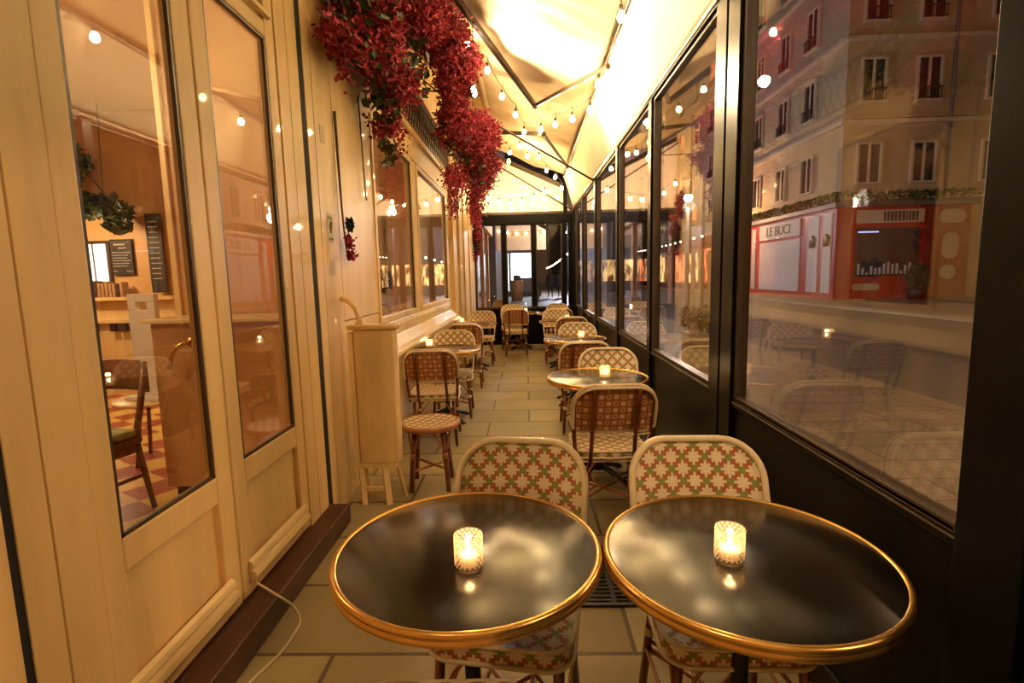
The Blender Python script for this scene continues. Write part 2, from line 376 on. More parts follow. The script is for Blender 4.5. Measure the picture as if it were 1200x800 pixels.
# -- facade left of the doors and between them: grooved painted boards
m = MB(); ztop = 4.6
for a, b_ in ((YB, .55), (.56, .82), (.83, 1.09), (1.115, 1.20), (1.207, 1.327)): zbox(m, a, b_, 0, ztop)
m.box(XL-.08, XL-.03, YB, 1.33, 0, ztop, 0)
m.box(XL-.02, XL-.004, 1.09, 1.115, 0, ztop, 2)
zbox(m, 1.327, 2.665, 3.02, ztop)
m.box(XL-.08, XL+.02, 1.30, 2.95, 3.10, 3.16, 0)
zbox(m, 2.672, 2.79, 0.11, ztop); zbox(m, 2.795, 2.92, 0.11, ztop, XL)
zbox(m, 2.99, 3.09, 0, ztop, XL); zbox(m, 3.097, 3.39, 0, ztop); zbox(m, 3.397, 4.20, 1.18, ztop); zbox(m, 3.397, 8.35, 0, 0.80, XL-.01)
zbox(m, 3.397, 4.2, .8, 1.172, XL-.004)
m.box(XL-.12, XL-.004, 2.92, 2.989, 0, ztop, 2); m.box(XL-.07, XL-.004, 3.39, 3.397, 0, ztop, 2); m.box(XL-.07, XL-.006, 3.09, 3.097, 0, ztop, 1); m.box(XL-.07, XL-.006, 2.79, 2.795, .11, ztop, 1); m.box(XL-.07, XL-.01, 1.327, 1.330, 0, 3.01, 1)
zbox(m, 4.20, 8.12, 2.72, ztop, XL-.005)
m.box(XL-.005, XL+.02, 4.20, 8.12, 2.70, 2.73, 0); m.box(XL-.005, XL+.035, 4.0, 8.3, 2.96, 3.02, 0)
zbox(m, 5.66, 5.90, 1.0, 2.72, XL); zbox(m, 8.00, 8.12, 0.8, 2.96, XL+.01); zbox(m, 8.12, 8.22, .0, 2.96, XL-.02, None, 2); zbox(m, 8.22, 8.35, .0, ztop, XL)
zbox(m, 4.20, 8.0, .8, 1.08, XL-.004)
y = 8.35
for w_, x_ in ((.42, XL+.06), (.10, XL-.02), (.45, XL+.09), (.08, XL-.02), (.60, XL+.11), (.06, XL-.02), (.94, XL+.13)):
    zbox(m, y, y+w_-.01, 0, ztop, x_, XL-.1, 2 if w_ < .2 else 0); y += w_
struct('wall_left', m, ['paint', 'groove', 'dark_gap'], 'cream painted timber shopfront wall on the left with grooved boards', bevel=.004)
# pilaster strip standing against wall, sill under the windows
struct('trim_1', MB().prism([(XL-.01, 1.075), (XL+.012, 1.075), (XL+.02, 1.03), (XL+.02, .945), (XL+.10, .865), (XL+.15, .85), (XL+.15, .815), (XL+.13, .80), (XL-.01, .80)], 3.62, 8.12, 'y'), 'paint_pale', 'sloping cream painted window sill along the left wall', bevel=.004)
struct('trim_2', MB().box(XL-.06, XL+.115, 1.12, 2.955, 0.0, .115), 'step_wood', 'dark red-brown wooden threshold step below the double doors', bevel=.008)
struct('wall_front', MB().box(XL-.1, 1.2, YB-.15, YB-.02, 0, 4.6), 'paint', 'painted wall closing the terrace behind the viewer')

# -- the doors: stiles, rails, glass, lower panel, moulding, top panel
def door_leaf(n, y0, y1, gy0, gy1, label):
    z0 = .125; z1 = 3.01; xf = XL-.004; xb = XL-.05
    root = MB().box(xf, xb, y0, gy0, z0, z1).box(xf, xb, gy1, y1, z0, z1).box(xf, xb, gy0, gy1, .60, .705) \
        .box(xf, xb, gy0, gy1, 2.585, 2.66).box(xf, xb, gy0, gy1, z0, .19).box(xf, xb, gy0, gy1, 2.94, z1)
    o = tag(root.build('door_%d' % n, 'paint', None, .006), label, 'door', kind='structure')
    MB().box(XL-.028, XL-.040, gy0, gy1, .19, .60).build('lower_panel', 'paint', o)
    MB().box(XL-.028, XL-.040, gy0, gy1, 2.66, 2.94).build('upper_panel', 'paint', o)
    MB().box(XL-.024, XL-.030, gy0, gy1, .705, 2.585).build('pane', 'pane_glass', o)
    b = MB()
    for a in ((gy0, gy0+.012, .705, 2.585), (gy1-.012, gy1, .705, 2.585), (gy0, gy1, .705, .717), (gy0, gy1, 2.573, 2.585)):
        b.box(XL-.022, XL-.008, *a)
    b.build('glazing_bead', 'brown_metal', o)
    MB().prism([(xf, .185), (XL+.022, .185), (XL+.03, .20), (XL+.022, .222), (XL+.006, .228), (XL+.018, .245), (XL+.012, .265), (xf, .275)], gy0-.04, gy1+.03, 'y').build('weather_moulding', 'paint_pale', o, .002)
    MB().prism([(xf, 2.675), (XL+.016, 2.68), (XL+.016, 2.70), (xf, 2.71)], gy0-.03, gy1+.03, 'y').build('top_moulding', 'paint_pale', o)
    return o
d1 = door_leaf(1, 1.33, 1.985, 1.417, 1.885, 'left leaf of the cream glazed double door, nearest the viewer')
d2 = door_leaf(2, 1.993, 2.665, 2.085, 2.575, 'right leaf of the cream glazed double door, beside the dark gap')

# -- facade windows
def side_window(n, y0, y1, z0, z1, label):
    fr = MB(); t = .05
    for a in ((y0, y0+t, z0, z1), (y1-t, y1, z0, z1), (y0+t, y1-t, z0, z0+t), (y0+t, y1-t, z1-t, z1)): fr.box(XL+.012, XL-.05, *a)
    o = tag(fr.build('window_%d' % n, 'paint', None, .005), label, 'window', kind='structure')
    MB().box(XL-.018, XL-.026, y0+t, y1-t, z0+t, z1-t).build('pane', 'pane_glass', o)
    b = MB()
    for a in ((y0+t, y0+t+.01, z0+t, z1-t), (y1-t-.01, y1-t, z0+t, z1-t), (y0+t, y1-t, z1-t-.012, z1-t)): b.box(XL-.016, XL-.002, *a)
    b.build('glazing_bead', 'brown_metal', o)
side_window(1, 4.20, 5.66, 1.08, 2.70, 'first shopfront window of the left wall, behind the wall cabinet')
side_window(2, 5.90, 8.00, 1.08, 2.70, 'second shopfront window of the left wall, next to the end pillars')

# -- glazed black screen on the right
bays = [(-1.5, .80), (1.15, 2.475), (2.77, 4.12), (4.22, 5.60), (5.70, 7.33), (7.47, 8.98), (9.10, 10.42)]
bl = ['behind the viewer', 'largest and nearest, beside the right front table', 'second bay with lit street beyond', 'third bay from the front', 'fourth bay from the front', 'fifth bay from the front', 'farthest bay by the end screen']
edges = [YB]
for i, (a, b_) in enumerate(bays):
    n = 3+i; t = .022
    fr = MB()
    for q in ((a, a+t, ZR, ZT), (b_-t, b_, ZR, ZT), (a+t, b_-t, ZR, ZR+t), (a+t, b_-t, ZT-t, ZT)): fr.box(XR-.012, XR+.04, *q)
    o = tag(fr.build('window_%d' % n, 'brown_metal', None, .003), 'tall pane of the right glass screen, %s' % bl[i], 'window', kind='structure')
    MB().box(XR+.010, XR+.018, a+t, b_-t, ZR+t, ZT-t).build('pane', 'pane_glass', o)
    MB().box(XR-.012, XR-.003, a+t, b_-t, ZR-.002, ZR+.012).build('glazing_bead', 'bronze_metal', o)
m = MB()
ps = [(YB, -1.5), (.80, 1.15), (2.475, 2.77), (4.12, 4.22), (5.60, 5.70), (7.33, 7.47), (8.98, 9.10), (10.42, YE)]
for k, (a, b_) in enumerate(ps):
    if b_-a > .2:
        h = (a+b_)/2
        m.box(XR-.03, XR+.05, a, h-.012, 0, ZT+.06).box(XR-.01, XR+.05, h-.012, h+.012, 0, ZT+.06).box(XR-.03, XR+.05, h+.012, b_, 0, ZT+.06)
    else: m.box(XR-.03, XR+.05, a, b_, 0, ZT+.04)
for (a, b_) in bays:
    m.box(XR-.004, XR+.04, a, b_, 0, ZR-.002); m.box(XR-.02, XR-.004, a, b_, ZR-.03, ZR-.004, 0); m.box(XR-.018, XR+.04, a, b_, .0, .12)
m.box(XR-.03, XR+.05, YB, YE, ZT, ZT+.05); m.box(XR-.036, XR-.028, YB, YE, ZT+.018, ZT+.042, 1)
m.box(XR-.022, XR-.017, YB, 10.42, ZR-.012, ZR-.006, 2)
struct('wall_right', m, ['black_metal', 'bright_rail', 'bronze_metal'], 'black painted metal posts, rails and kick panels of the right screen', bevel=.003)

# -- end screen
m = MB(); xs = [-1.10, -.44, .165, .80]
m.box(-1.2, XR, YE-.04, YE+.04, 0, .77)
for x in (-1.10, -.45, .17, .80): m.box(x-.045, x+.045, YE-.04, YE+.04, .77, 2.5)
m.box(-1.2, XR, YE-.05, YE+.05, 2.5, 2.70)
m.box(.88, XR+.05, YE-.05, YE+.05, .77, 2.5); m.box(.79, .87, YE-.04, YE+.04, 2.70, 3.30)
m.box(-1.2, XR-.05, YE-.07, YE-.04, .76, .80, 1)
struct('wall_back', m, ['black_metal', 'brown_metal'], 'dark metal posts, beam and kick panel of the far end screen', bevel=.004)
for k, (a, b_, s) in enumerate(((-1.055, -.495, 'left'), (-.405, .125, 'middle'), (.215, .755, 'right'))):
    fr = MB().box(a, b_, YE-.01, YE+.01, .77, .79).box(a, b_, YE-.01, YE+.01, 2.48, 2.5).box(a, a+.02, YE-.01, YE+.01, .79, 2.48).box(b_-.02, b_, YE-.01, YE+.01, .79, 2.48)
    o = tag(fr.build('window_%d' % (10+k), 'brown_metal'), '%s pane of the far end screen' % s, 'window', kind='structure')
    MB().box(a+.02, b_-.02, YE-.004, YE+.004, .79, 2.48).build('pane', 'pane_clean', o)
fr = MB().prism([(-1.2, 2.70), (XR, 2.70), (XR, 2.76), (.80, 3.28), (-1.2, 4.2), (-1.2, 4.12), (.76, 3.20), (.93, 2.75), (-1.2, 2.75)], YE-.02, YE+.02, 'y')
o = tag(fr.build('window_13', 'brown_metal'), 'glazed gable above the beam of the far end screen', 'window', kind='structure')
MB().prism([(-1.2, 2.75), (.93, 2.75), (.76, 3.20), (-1.2, 4.12)], YE-.004, YE+.004, 'y').build('pane', 'gable_haze', o)

# ================================================================== AWNING
def zaw(x): return 3.41+(.8-x)*.437
aw = empty('awning', (0, 0, 0), label='cream fabric folding-arm awning stretched over the terrace', cat='awning')
nx, ny = 36, 220
vs = []; uvs = []
def arm_d(y):
    return min(abs(y-5.1), abs(y-9.6))
for j in range(ny+1):
    y = YB+(YE-.08-YB)*j/ny
    for i in range(nx+1):
        t = i/nx; x = -1.19+t*1.99
        z = zaw(x)
        fold = sin((y+.55*x)*9.5+.8*sin(y*2.3))*.026+.010*sin((y-.3*x)*23)
        sag = -.05*sin(pi*t)*(1+.5*sin(y*1.3+1))
        z += (fold*(.35+.65*t)+sag)*min(1, 3*(1-t)+.15)
        if abs(x+.56) < .03: z -= .006
        vs.append((x, y, z+.05))
fs = [(j*(nx+1)+i, j*(nx+1)+i+1, (j+1)*(nx+1)+i+1, (j+1)*(nx+1)+i) for j in range(ny) for i in range(nx)]
o = MB().add(vs, fs, 0, True).build('fabric', 'awning_cloth', aw, fix=False); sd = o.modifiers.new('thickness', 'SOLIDIFY'); sd.thickness = .003
o = MB().add([(x, YB+(YE-.1-YB)*j/60, zaw(x)-.012) for j in range(61) for x in (-.61, -.51)], [(2*j, 2*j+1, 2*j+3, 2*j+2) for j in range(60)], 0, True).build('seam_band', 'seam_cloth', aw, fix=False)
sd = o.modifiers.new('thickness', 'SOLIDIFY'); sd.thickness = .004
# valance: hangs from the front bar down to the top rail
vs = []; nz = 14; ny = 170
for j in range(ny+1):
    y = YB+(YE-.08-YB)*j/ny
    for i in range(nz+1):
        t = i/nz; x = .805+(.985-.805)*t; z = 3.40+(2.80-3.40)*t
        w = .012*sin(y*3.1+.6)+.006*sin(y*7.7); w *= sin(pi*t)*1.0
        vs.append((x+w, y, z+w*.2))
fs = [(j*(nz+1)+i, j*(nz+1)+i+1, (j+1)*(nz+1)+i+1, (j+1)*(nz+1)+i) for j in range(ny) for i in range(nz)]
o = MB().add(vs, fs, 0, True).build('valance', 'valance_cloth', aw, fix=False); sd = o.modifiers.new('thickness', 'SOLIDIFY'); sd.thickness = .003
MB().tube([(.80, YB+.02, 3.415), (.80, YE-.06, 3.415)], .018, 10).build('front_bar', 'brown_metal', aw)
def arm(sh, el, fr):
    o = MB().bar(sh, el, .045, .06).ico(el, .04, 2).build('upper_arm', 'brown_metal', aw, .004)
    MB().bar(el, fr, .035, .04).ico(fr, .03, 2).build('forearm', 'bronze_metal', o, .003)
    MB().box(sh[0]-.12, sh[0]+.03, sh[1]-.06, sh[1]+.06, sh[2]-.07, sh[2]+.05).build('wall_bracket', 'brown_metal', o, .006)
arm((-1.08, 3.42, 4.08), (.158, 6.966, 3.59), (.80, 5.15, 3.36))
arm((-1.08, 9.75, 4.05), (.30, 8.05, 3.52), (.775, 9.64, 3.35))
arm((-1.08, -.9, 4.08), (.158, 1.4, 3.59), (.80, .3, 3.36))
for k, yy in enumerate((7.4, 10.9)):
    x0 = -1.15; z0 = 3.743+(-.807-x0)*.60 if k == 0 else 4.05
    o = MB().tube([(x0, yy, z0), (.955, yy, 2.72 if k == 0 else 2.76)], .014, 8).ico((.955, yy, 2.735), .028, 1).build('tie_rod', 'brown_metal')
    tag(o, ('thin dark tie rod sloping from wall to right rail, nearer of two' if k == 0 else 'thin dark tie rod sloping from wall to right rail, at the end screen'), 'rod', 'tie rods under the awning')

# ================================================================== FESTOON LIGHTS
bulb_proto = MB().lathe([(0, -.078), (.014, -.074), (.025, -.062), (.030, -.047), (.027, -.030), (.018, -.012), (.012, -.002), (0, 0)], n=10).build('bulb', 'bulb')
sock_proto = MB().lathe([(0, .0), (.014, .0), (.015, .03), (.011, .045), (0, .047)], n=8).build('socket', 'wire')
bulb_used = [False]
def bulb(root, p):
    if not bulb_used[0]: b = bulb_proto; s = sock_proto; bulb_used[0] = True
    else: b = bulb_proto.copy(); COL.objects.link(b); s = sock_proto.copy(); COL.objects.link(s)
    b.parent = root; b.location = p; s.parent = b; s.location = (0, 0, 0)
def festoon(label, anchors, pts, group='festoon light strings'):
    """pts: bulb positions; the cable loops between anchor heights above them"""
    r = empty('string_lights', pts[0], label=label, cat='string lights', group=group); o0 = Vector(pts[0])
    m = MB(); prev = None
    for p, h in pts_h(pts, anchors):
        p = Vector(p)-o0; top = p+Vector((0, 0, h)); m.tube([p+Vector((0, 0, .03)), p+Vector((.006, 0, h*.5)), top], .0035, 5)
        if prev is not None:
            mid = (prev+top)/2-Vector((0, 0, min(.10, .12*(prev-top).length))); q = [prev.lerp(mid, t)*(1-t)+mid.lerp(top, t)*t for t in (0, .25, .5, .75, 1)]
            m.tube(q, .004, 5)
        prev = top
        bulb(r, p)
    m.build('cable', 'wire', r)
    return r
def pts_h(pts, h): return [(p, h if not isinstance(h, (list, tuple)) else h[i]) for i, p in enumerate(pts)]
festoon('string of bulbs hanging from the elbow arm of the awning, nearest the red flowers', .10,
        [(-.568, 5.76, 3.90), (-.394, 6.28, 3.82), (-.262, 6.95, 3.75), (-.10, 7.45, 3.67), (.012, 8.1, 3.61), (.25, 7.65, 3.52), (.42, 7.1, 3.43), (.597, 6.6, 3.35), (.75, 6.1, 3.30)])
festoon('string of bulbs along the front bar of the awning over the right tables', .09,
        [(.735, 5.3, 3.30), (.725, 4.05, 3.325), (.735, 2.9, 3.31)])
festoon('string of bulbs below the tie rods at the far end of the terrace', .08,
        [(-.245, 9.6, 3.66), (-.066, 9.0, 3.62), (.064, 9.4, 3.545), (.256, 9.2, 3.48), (.416, 9.9, 3.39), (.588, 10.2, 3.32), (.72, 10.4, 3.15)])
festoon('string of small bulbs sagging before the glazed gable of the end screen', .07,
        [(-.95, 10.6, 3.20), (-.72, 10.55, 3.02), (-.5, 10.5, 2.93), (-.28, 10.5, 2.90), (-.05, 10.5, 2.93), (.18, 10.5, 3.0), (.4, 10.5, 3.10)])

def flood(loc, target, label, power, face='flood_face', col=(1, .74, .41), name='flood_lamp', vis=.055, cone=120):
    r = empty(name, loc, label=label, cat='lamp', group='lamps among the awning flowers')
    d = (Vector(target)-Vector(loc)).normalized(); M = rot_to(d)
    MB().lathe([(0, -.09), (.03, -.085), (.045, -.03), (vis+.008, .02), (vis+.008, .035), (vis, .035), (vis-.002, .018)], M=M, n=20).build('lamp_housing', 'brown_metal', r)
    MB().lathe([(0, .02), (vis-.003, .02), (vis-.003, .024), (0, .028)], M=M, n=20).build('lamp_face', face, r)
    MB().tube([-d*.08, -d*.08+Vector((-.12, 0, .02)), Vector((-1.16-loc[0], 0, .04))], .009, 6).build('bracket', 'brown_metal', r)
    l = bpy.data.lights.new('flood_light', 'SPOT'); l.energy = power; l.color = col; l.spot_size = math.radians(cone); l.spot_blend = .8; l.shadow_soft_size = .05
    o = bpy.data.objects.new('flood_light', l); COL.objects.link(o); o.parent = r; o.location = d*.045; o.rotation_euler = (-d).to_track_quat('Z', 'Y').to_euler()
flood((-.536, 5.8, 3.39), (.85, 4.9, 3.34), 'white flood lamp glowing among the red flowers above the windows', FLOOD_W*1.6)
flood((-.30, 9.85, 3.52), (.9, 9.0, 3.15), 'amber round lamp below the flowers near the end screen', FLOOD_W*.5, 'amber_face', (1, .60, .2))
flood((-.85, 3.0, 3.75), (.95, 3.8, 3.15), 'unseen flood lamp added above the dark gap beside the doors', FLOOD_W*.65)  # out of view, added to brighten the near valance
flood((-.85, -.3, 3.75), (.9, .1, 3.0), 'unseen flood lamp added on the wall above the viewer', FLOOD_W*.42)  # out of view, added so surfaces turned to the viewer catch light

# ================================================================== BISTRO CHAIR
def rrect(hx, hz, rt, rb, n=8):
    """outline of a rounded rectangle, counterclockwise, (x, z) about its centre"""
    P = []
    for cx, cz, r, a0 in ((hx-rb, -hz+rb, rb, -pi/2), (hx-rt, hz-rt, rt, 0), (-hx+rt, hz-rt, rt, pi/2), (-hx+rb, -hz+rb, rb, pi)):
        for k in range(n+1):
            a = a0+pi/2*k/n; P.append((cx+r*cos(a), cz+r*sin(a)))
    return P
def disc_fill(mb, outline, f, mi, rings=7, flip=False):
    """concentric fill of an outline, f(x,z)->point, uv in metres"""
    n = len(outline); cx = sum(p[0] for p in outline)/n; cz = sum(p[1] for p in outline)/n
    vs = []; uv = []; fs = []
    for k in range(1, rings+1):
        for p in outline:
            q = (cx+(p[0]-cx)*k/rings, cz+(p[1]-cz)*k/rings); vs.append(f(*q)); uv.append(q)
    vs.append(f(cx, cz)); uv.append((cx, cz)); c = len(vs)-1
    for i in range(n): fs.append((c, i, (i+1) % n))
    for k in range(rings-1):
        for i in range(n): fs.append((k*n+i, (k+1)*n+i, (k+1)*n+(i+1) % n, k*n+(i+1) % n))
    if flip: fs = [tuple(reversed(x)) for x in fs]
    mb.add(vs, fs, mi, True, uv)
BACK_HX = .222; BACK_Z0 = .585; BACK_Z1 = .862
def back_pt(x, z, off=0.0):
    return Vector((x, -.185-.36*(z-.43)+.75*x*x-off, z))
def make_chair(label=None):
    t = empty('bistro_chair', (0, 0, 0), label=label, cat='chair')
    hx, hy = .205, .195
    ol = rrect(hx, hy, .075, .075, 6)
    s = MB()
    disc_fill(s, ol, lambda x, y: Vector((x, y, .462-.010*(1-(x/hx)**2)*(1-(y/hy)**2))), 0, 5)
    disc_fill(s, ol, lambda x, y: Vector((x, y, .418)), 1, 2, True)
    n = len(ol); L = 0; vs = []; uv = []
    for i in range(n+1):
        p = ol[i % n]
        if i: q = ol[(i-1) % n]; L += sqrt((p[0]-q[0])**2+(p[1]-q[1])**2)
        vs += [(p[0], p[1], .462), (p[0]*1.0, p[1]*1.0, .405)]; uv += [(L, .06), (L, .003)]
    s.add(vs, [(2*i, 2*i+1, 2*i+3, 2*i+2) for i in range(n)], 0, True, uv)
    seat = s.build('seat', ['weave_front', 'weave_back'], t, fix=False)
    MB().tube([(p[0]*1.01, p[1]*1.01, .458) for p in ol], .0065, 6, True).tube([(p[0]*1.02, p[1]*1.02, .405) for p in ol], .0065, 6, True).build('seat_piping', 'cane_cream', seat)
    # back panel
    zc = (BACK_Z0+BACK_Z1)/2; hz = (BACK_Z1-BACK_Z0)/2
    bo = rrect(BACK_HX-.010, hz-.010, .115, .045, 8)
    b = MB()
    disc_fill(b, bo, lambda x, z: back_pt(x, z+zc, 0), 0, 8, True)
    disc_fill(b, bo, lambda x, z: back_pt(x, z+zc, .012), 1, 8)
    bk = b.build('backrest', ['weave_front', 'weave_back'], t, fix=False)
    bo2 = rrect(BACK_HX, hz, .122, .05, 8)
    MB().tube([back_pt(x, z+zc, -.004) for x, z in bo2], .0115, 8, True).tube([back_pt(x, z+zc-.006, .030) for x, z in bo2[:] if z > -hz+.03], .0085, 7, False).build('back_hoop', 'cane_cream', bk)
    # rattan frame of the back: two centre posts, outer hoop running down to the seat
    f = MB()
    for sx in (-1, 1):
        f.tube([back_pt(sx*.118, z, .026) for z in (.855, .75, .65, .56)]+[Vector((sx*.122, -.205, .40))], .0125, 8)
    up = [back_pt(x*.985, z+zc-.008, .018) for x, z in bo2 if z > -hz+.06]
    f.tube([Vector((.198, -.175, .40)), back_pt(.212, .55, .014)]+up+[back_pt(-.212, .55, .014), Vector((-.198, -.175, .40))], .0125, 8)
    f.tube([back_pt(x, .574, .03) for x in (-.20, -.12, 0, .12, .20)], .006, 6, mi=1)
    f.tube([(x, -.205-.02*(1-abs(x)/.2), .43) for x in (-.20, -.12, 0, .12, .20)], .007, 6, mi=1)
    f.build('back_frame', ['rattan', 'cane_cream'], t)
    for sx in (-1, 1): MB().tube([back_pt(sx*.216, .62, -.004), back_pt(sx*.208, .53, -.002), Vector((sx*.200, -.16, .455)), Vector((sx*.195, -.10, .470))], .008, 7).build('side_loop', 'cane_cream', t)
    for sx in (-1, 1):
        for sy in (-1, 1):
            a = Vector((sx*.165, sy*.155, .405)); e = Vector((sx*.19, sy*(.19 if sy > 0 else .215), 0))
            m = MB().tube([a, a.lerp(e, .5), e], .0145, 8)
            k = a.lerp(e, .42)
            m.tube([k+Vector((0, 0, -.012)), k+Vector((0, 0, .016))], .0175, 8, mi=1); m.tube([e, e+Vector((0, 0, .012))], .0165, 8, mi=1)
            for d in (Vector((-sx, 0, 0)), Vector((0, -sy, 0))):
                c_ = k+d*.02+Vector((0, 0, .05)); m.tube([k, c_, k+d*.05+Vector((0, 0, .11)), a+d*.095+Vector((0, 0, .005))], .006, 6, mi=2)
            m.build('leg', ['rattan', 'cane_cream', 'rattan_light'], t)
    m = MB(); z = .165
    m.tube([(.18, .178, z), (0, 0, z+.012), (-.18, -.19, z)], .0085, 7).tube([(-.18, .178, z), (0, 0, z-.006), (.18, -.19, z)], .0085, 7)
    for sx in (-1, 1):
        m.tube([(sx*.18, .178, z+.03), (sx*.07, .06, z+.045), (sx*.07, -.06, z+.045), (sx*.18, -.19, z+.03)], .0065, 6)
        m.tube([(sx*.178, .17, z+.0), (sx*.180, 0, z+.02), (sx*.184, -.19, z)], .0065, 6)
    m.build('stretcher', 'rattan_light', t)
    return t
chair0 = make_chair(); used = [0]
CH = 'woven rattan bistro chairs on the terrace'
def place_chair(x, y, rz, label):
    t = chair0 if not used[0] else copy_tree(chair0); used[0] = 1
    t.location = (x, y, 0); t.rotation_euler = (0, 0, rz); t['label'] = label; t['group'] = CH; t['category'] = 'chair'
# facing the viewer = rotated by pi
place_chair(-.075, 1.475, pi-.16, 'rattan chair facing viewer tucked behind the left front table')
place_chair(.565, 1.465, pi-.03, 'rattan chair facing viewer tucked behind the right front table')
place_chair(.455, 3.02, 0.02, 'rattan chair turned away from viewer, pushed at third table near side, largest chair back')
place_chair(.610, 3.74, pi-.04, 'rattan chair facing viewer on the far side of the third right table')
place_chair(.505, 4.83, .0, 'rattan chair turned away from viewer before the fourth right table')
place_chair(.60, 5.95, pi, 'rattan chair facing viewer on the far side of the fourth right table')
place_chair(.62, 7.50, 0, 'rattan chair turned away from viewer before the fifth right table')
place_chair(.49, 8.55, pi, 'rattan chair facing viewer behind the fifth right table')
place_chair(.56, 9.35, 0.05, 'rattan chair turned away from viewer before the last right table')
place_chair(.62, 10.30, pi, 'rattan chair facing viewer at the last right table, against the end screen')
place_chair(-.20, 9.50, 0.0, 'rattan chair turned away from viewer standing alone mid-aisle before the end screen')
place_chair(-.30, 10.30, pi, 'rattan chair facing viewer behind the mid-aisle chair, against the end screen')
place_chair(-.825, 4.52, .06, 'rattan chair turned away from viewer on the left behind the round stool')
place_chair(-.79, 5.36, pi+.05, 'rattan chair facing viewer tucked behind the first left table')
place_chair(-.80, 6.80, .04, 'rattan chair turned away from viewer before the second left table')
place_chair(-.76, 8.55, pi, 'rattan chair facing viewer behind the second left table')
place_chair(-.85, 12.6, 2.4, 'rattan chair standing outside beyond the left end pane')
# only its back crest rises into the bottom edge of the picture
place_chair(-.215, .965, .02, 'rattan chair turned away from viewer at the bottom edge, its crest just in view')

# ================================================================== TABLES
def make_table():
    t = empty('bistro_table', (0, 0, 0), cat='table'); R = .35
    MB().lathe([(0, .700), (R-.02, .700), (R-.006, .704), (R-.006, .7265), (R-.010, .7285), (0, .7285)], n=96).build('tabletop', 'table_black', t)
    MB().lathe([(R-.012, .7275), (R-.008, .7315), (R-.001, .7315), (R+.004, .727), (R+.005, .720), (R+.001, .7145), (R+.002, .712), (R+.005, .707), (R+.004, .700), (R-.002, .696), (R-.02, .697)], n=96).build('rim', 'brass', t)
    MB().lathe([(0, .70), (.10, .70), (.10, .692), (.03, .68), (.022, .66), (.022, .13), (.03, .115), (.034, .09), (.045, .06), (0, .05)], n=20).build('pole', 'cast_iron', t)
    MB().box(-.22, .22, -.02, .02, .685, .697).box(-.02, .02, -.22, .22, .685, .697).build('top_bracket', 'cast_iron', t)
    m = MB()
    for k in range(4):
        a = pi/4+k*pi/2; d = Vector((cos(a), sin(a), 0))
        m.tube([d*.03+Vector((0, 0, .09)), d*.10+Vector((0, 0, .07)), d*.20+Vector((0, 0, .03)), d*.255+Vector((0, 0, .016))], .022, 8, r2=.014)
        m.lathe([(0, 0), (.026, 0), (.024, .016), (0, .022)], c=d*.255, n=12)
    m.build('foot', 'cast_iron', t)
    return t
tab0 = make_table(); tused = [0]
def place_table(x, y, label, rz=0):
    t = tab0 if not tused[0] else copy_tree(tab0); tused[0] = 1
    t.location = (x, y, 0); t.rotation_euler = (0, 0, rz); t['label'] = label; t['group'] = 'round black bistro tables with brass rims'; t['category'] = 'table'
place_table(-.170, 1.316, 'round black table with brass rim, left of the two front tables', .3)
place_table(.543, 1.273, 'round black table with brass rim, right of the two front tables', .1)
place_table(.487, 3.621, 'round black table with brass rim, third on the right, with candle and ashtray')
place_table(.537, 5.85, 'round black table with brass rim, fourth on the right behind two chair backs')
place_table(.545, 8.25, 'round black table with brass rim, fifth on the right')
place_table(.55, 10.0, 'round black table with brass rim, last on the right by the end screen')
place_table(-.83, 5.20, 'round black table with brass rim, first on the left under the window sill')
place_table(-.83, 8.15, 'round black table with brass rim, second on the left before the end pillars')
place_table(-.12, 10.33, 'round black table with brass rim, in the middle against the end screen')

# ------------------------------------------------------------------ candles and ashtrays
def make_candle():
    t = empty('candle_holder', (0, 0, 0), cat='candle holder')
    r = .033; h = .088
    m = MB().lathe([(0, 0), (r-.002, 0), (r, .004), (r+.001, h*.5), (r+.002, h), (r, h+.001), (r-.003, h), (r-.004, .012), (0, .010)], n=28)
    m.build('glass', 'holder_glass', t)
    d = MB()
    for k in range(9):
        for i in range(18):
            a = 2*pi*(i+.5*(k % 2))/18; z = .014+k*.0085
            d.obox((cos(a)*(r+.0018), sin(a)*(r+.0018), z), (.003, .0045, .0045), Matrix.Rotation(a, 3, 'Z') @ Matrix.Rotation(pi/4, 3, 'X'))
    d.build('cut_facets', 'facet_glass', t)
    MB().lathe([(0, .012), (r-.006, .012), (r-.006, .034), (r-.010, .036), (0, .033)], n=24).build('candle', 'glass_wax', t)
    MB().lathe([(0, .036), (.004, .039), (.0065, .046), (.005, .056), (.002, .066), (0, .072)], n=10).build('flame', 'flame', t)
    plight('candle_light', (0, 0, .092), .30, (1, .62, .26), .012, t)
    return t
can0 = make_candle(); cused = [0]
def place_candle(x, y, label, z=.7287):
    t = can0 if not cused[0] else copy_tree(can0); cused[0] = 1
    t.location = (x, y, z); t['label'] = label; t['group'] = 'lit candle glasses on the tables'; t['category'] = 'candle holder'
place_candle(-.157, 1.215, 'cut glass holder with lit candle on the left front table')
place_candle(.492, 1.235, 'cut glass holder with lit candle on the right front table')
place_candle(.53, 3.56, 'cut glass holder with lit candle on the third right table')
place_candle(.605, 5.82, 'cut glass holder with lit candle on the fourth right table')
place_candle(.62, 8.12, 'cut glass holder with lit candle on the fifth right table')
place_candle(-1.02, 5.33, 'cut glass holder with lit candle on the first left table')
place_candle(-1.02, 8.10, 'cut glass holder with lit candle on the second left table')
place_candle(-.02, 10.22, 'cut glass holder with lit candle on the middle table by the end screen')
def ashtray(x, y, label):
    o = MB().lathe([(0, 0), (.045, 0), (.05, .01), (.052, .026), (.047, .028), (.042, .012), (0, .008)], n=20).build('ashtray', 'holder_glass', None, 0, (x, y, .7287))
    tag(o, label, 'ashtray', 'glass ashtrays on the tables')
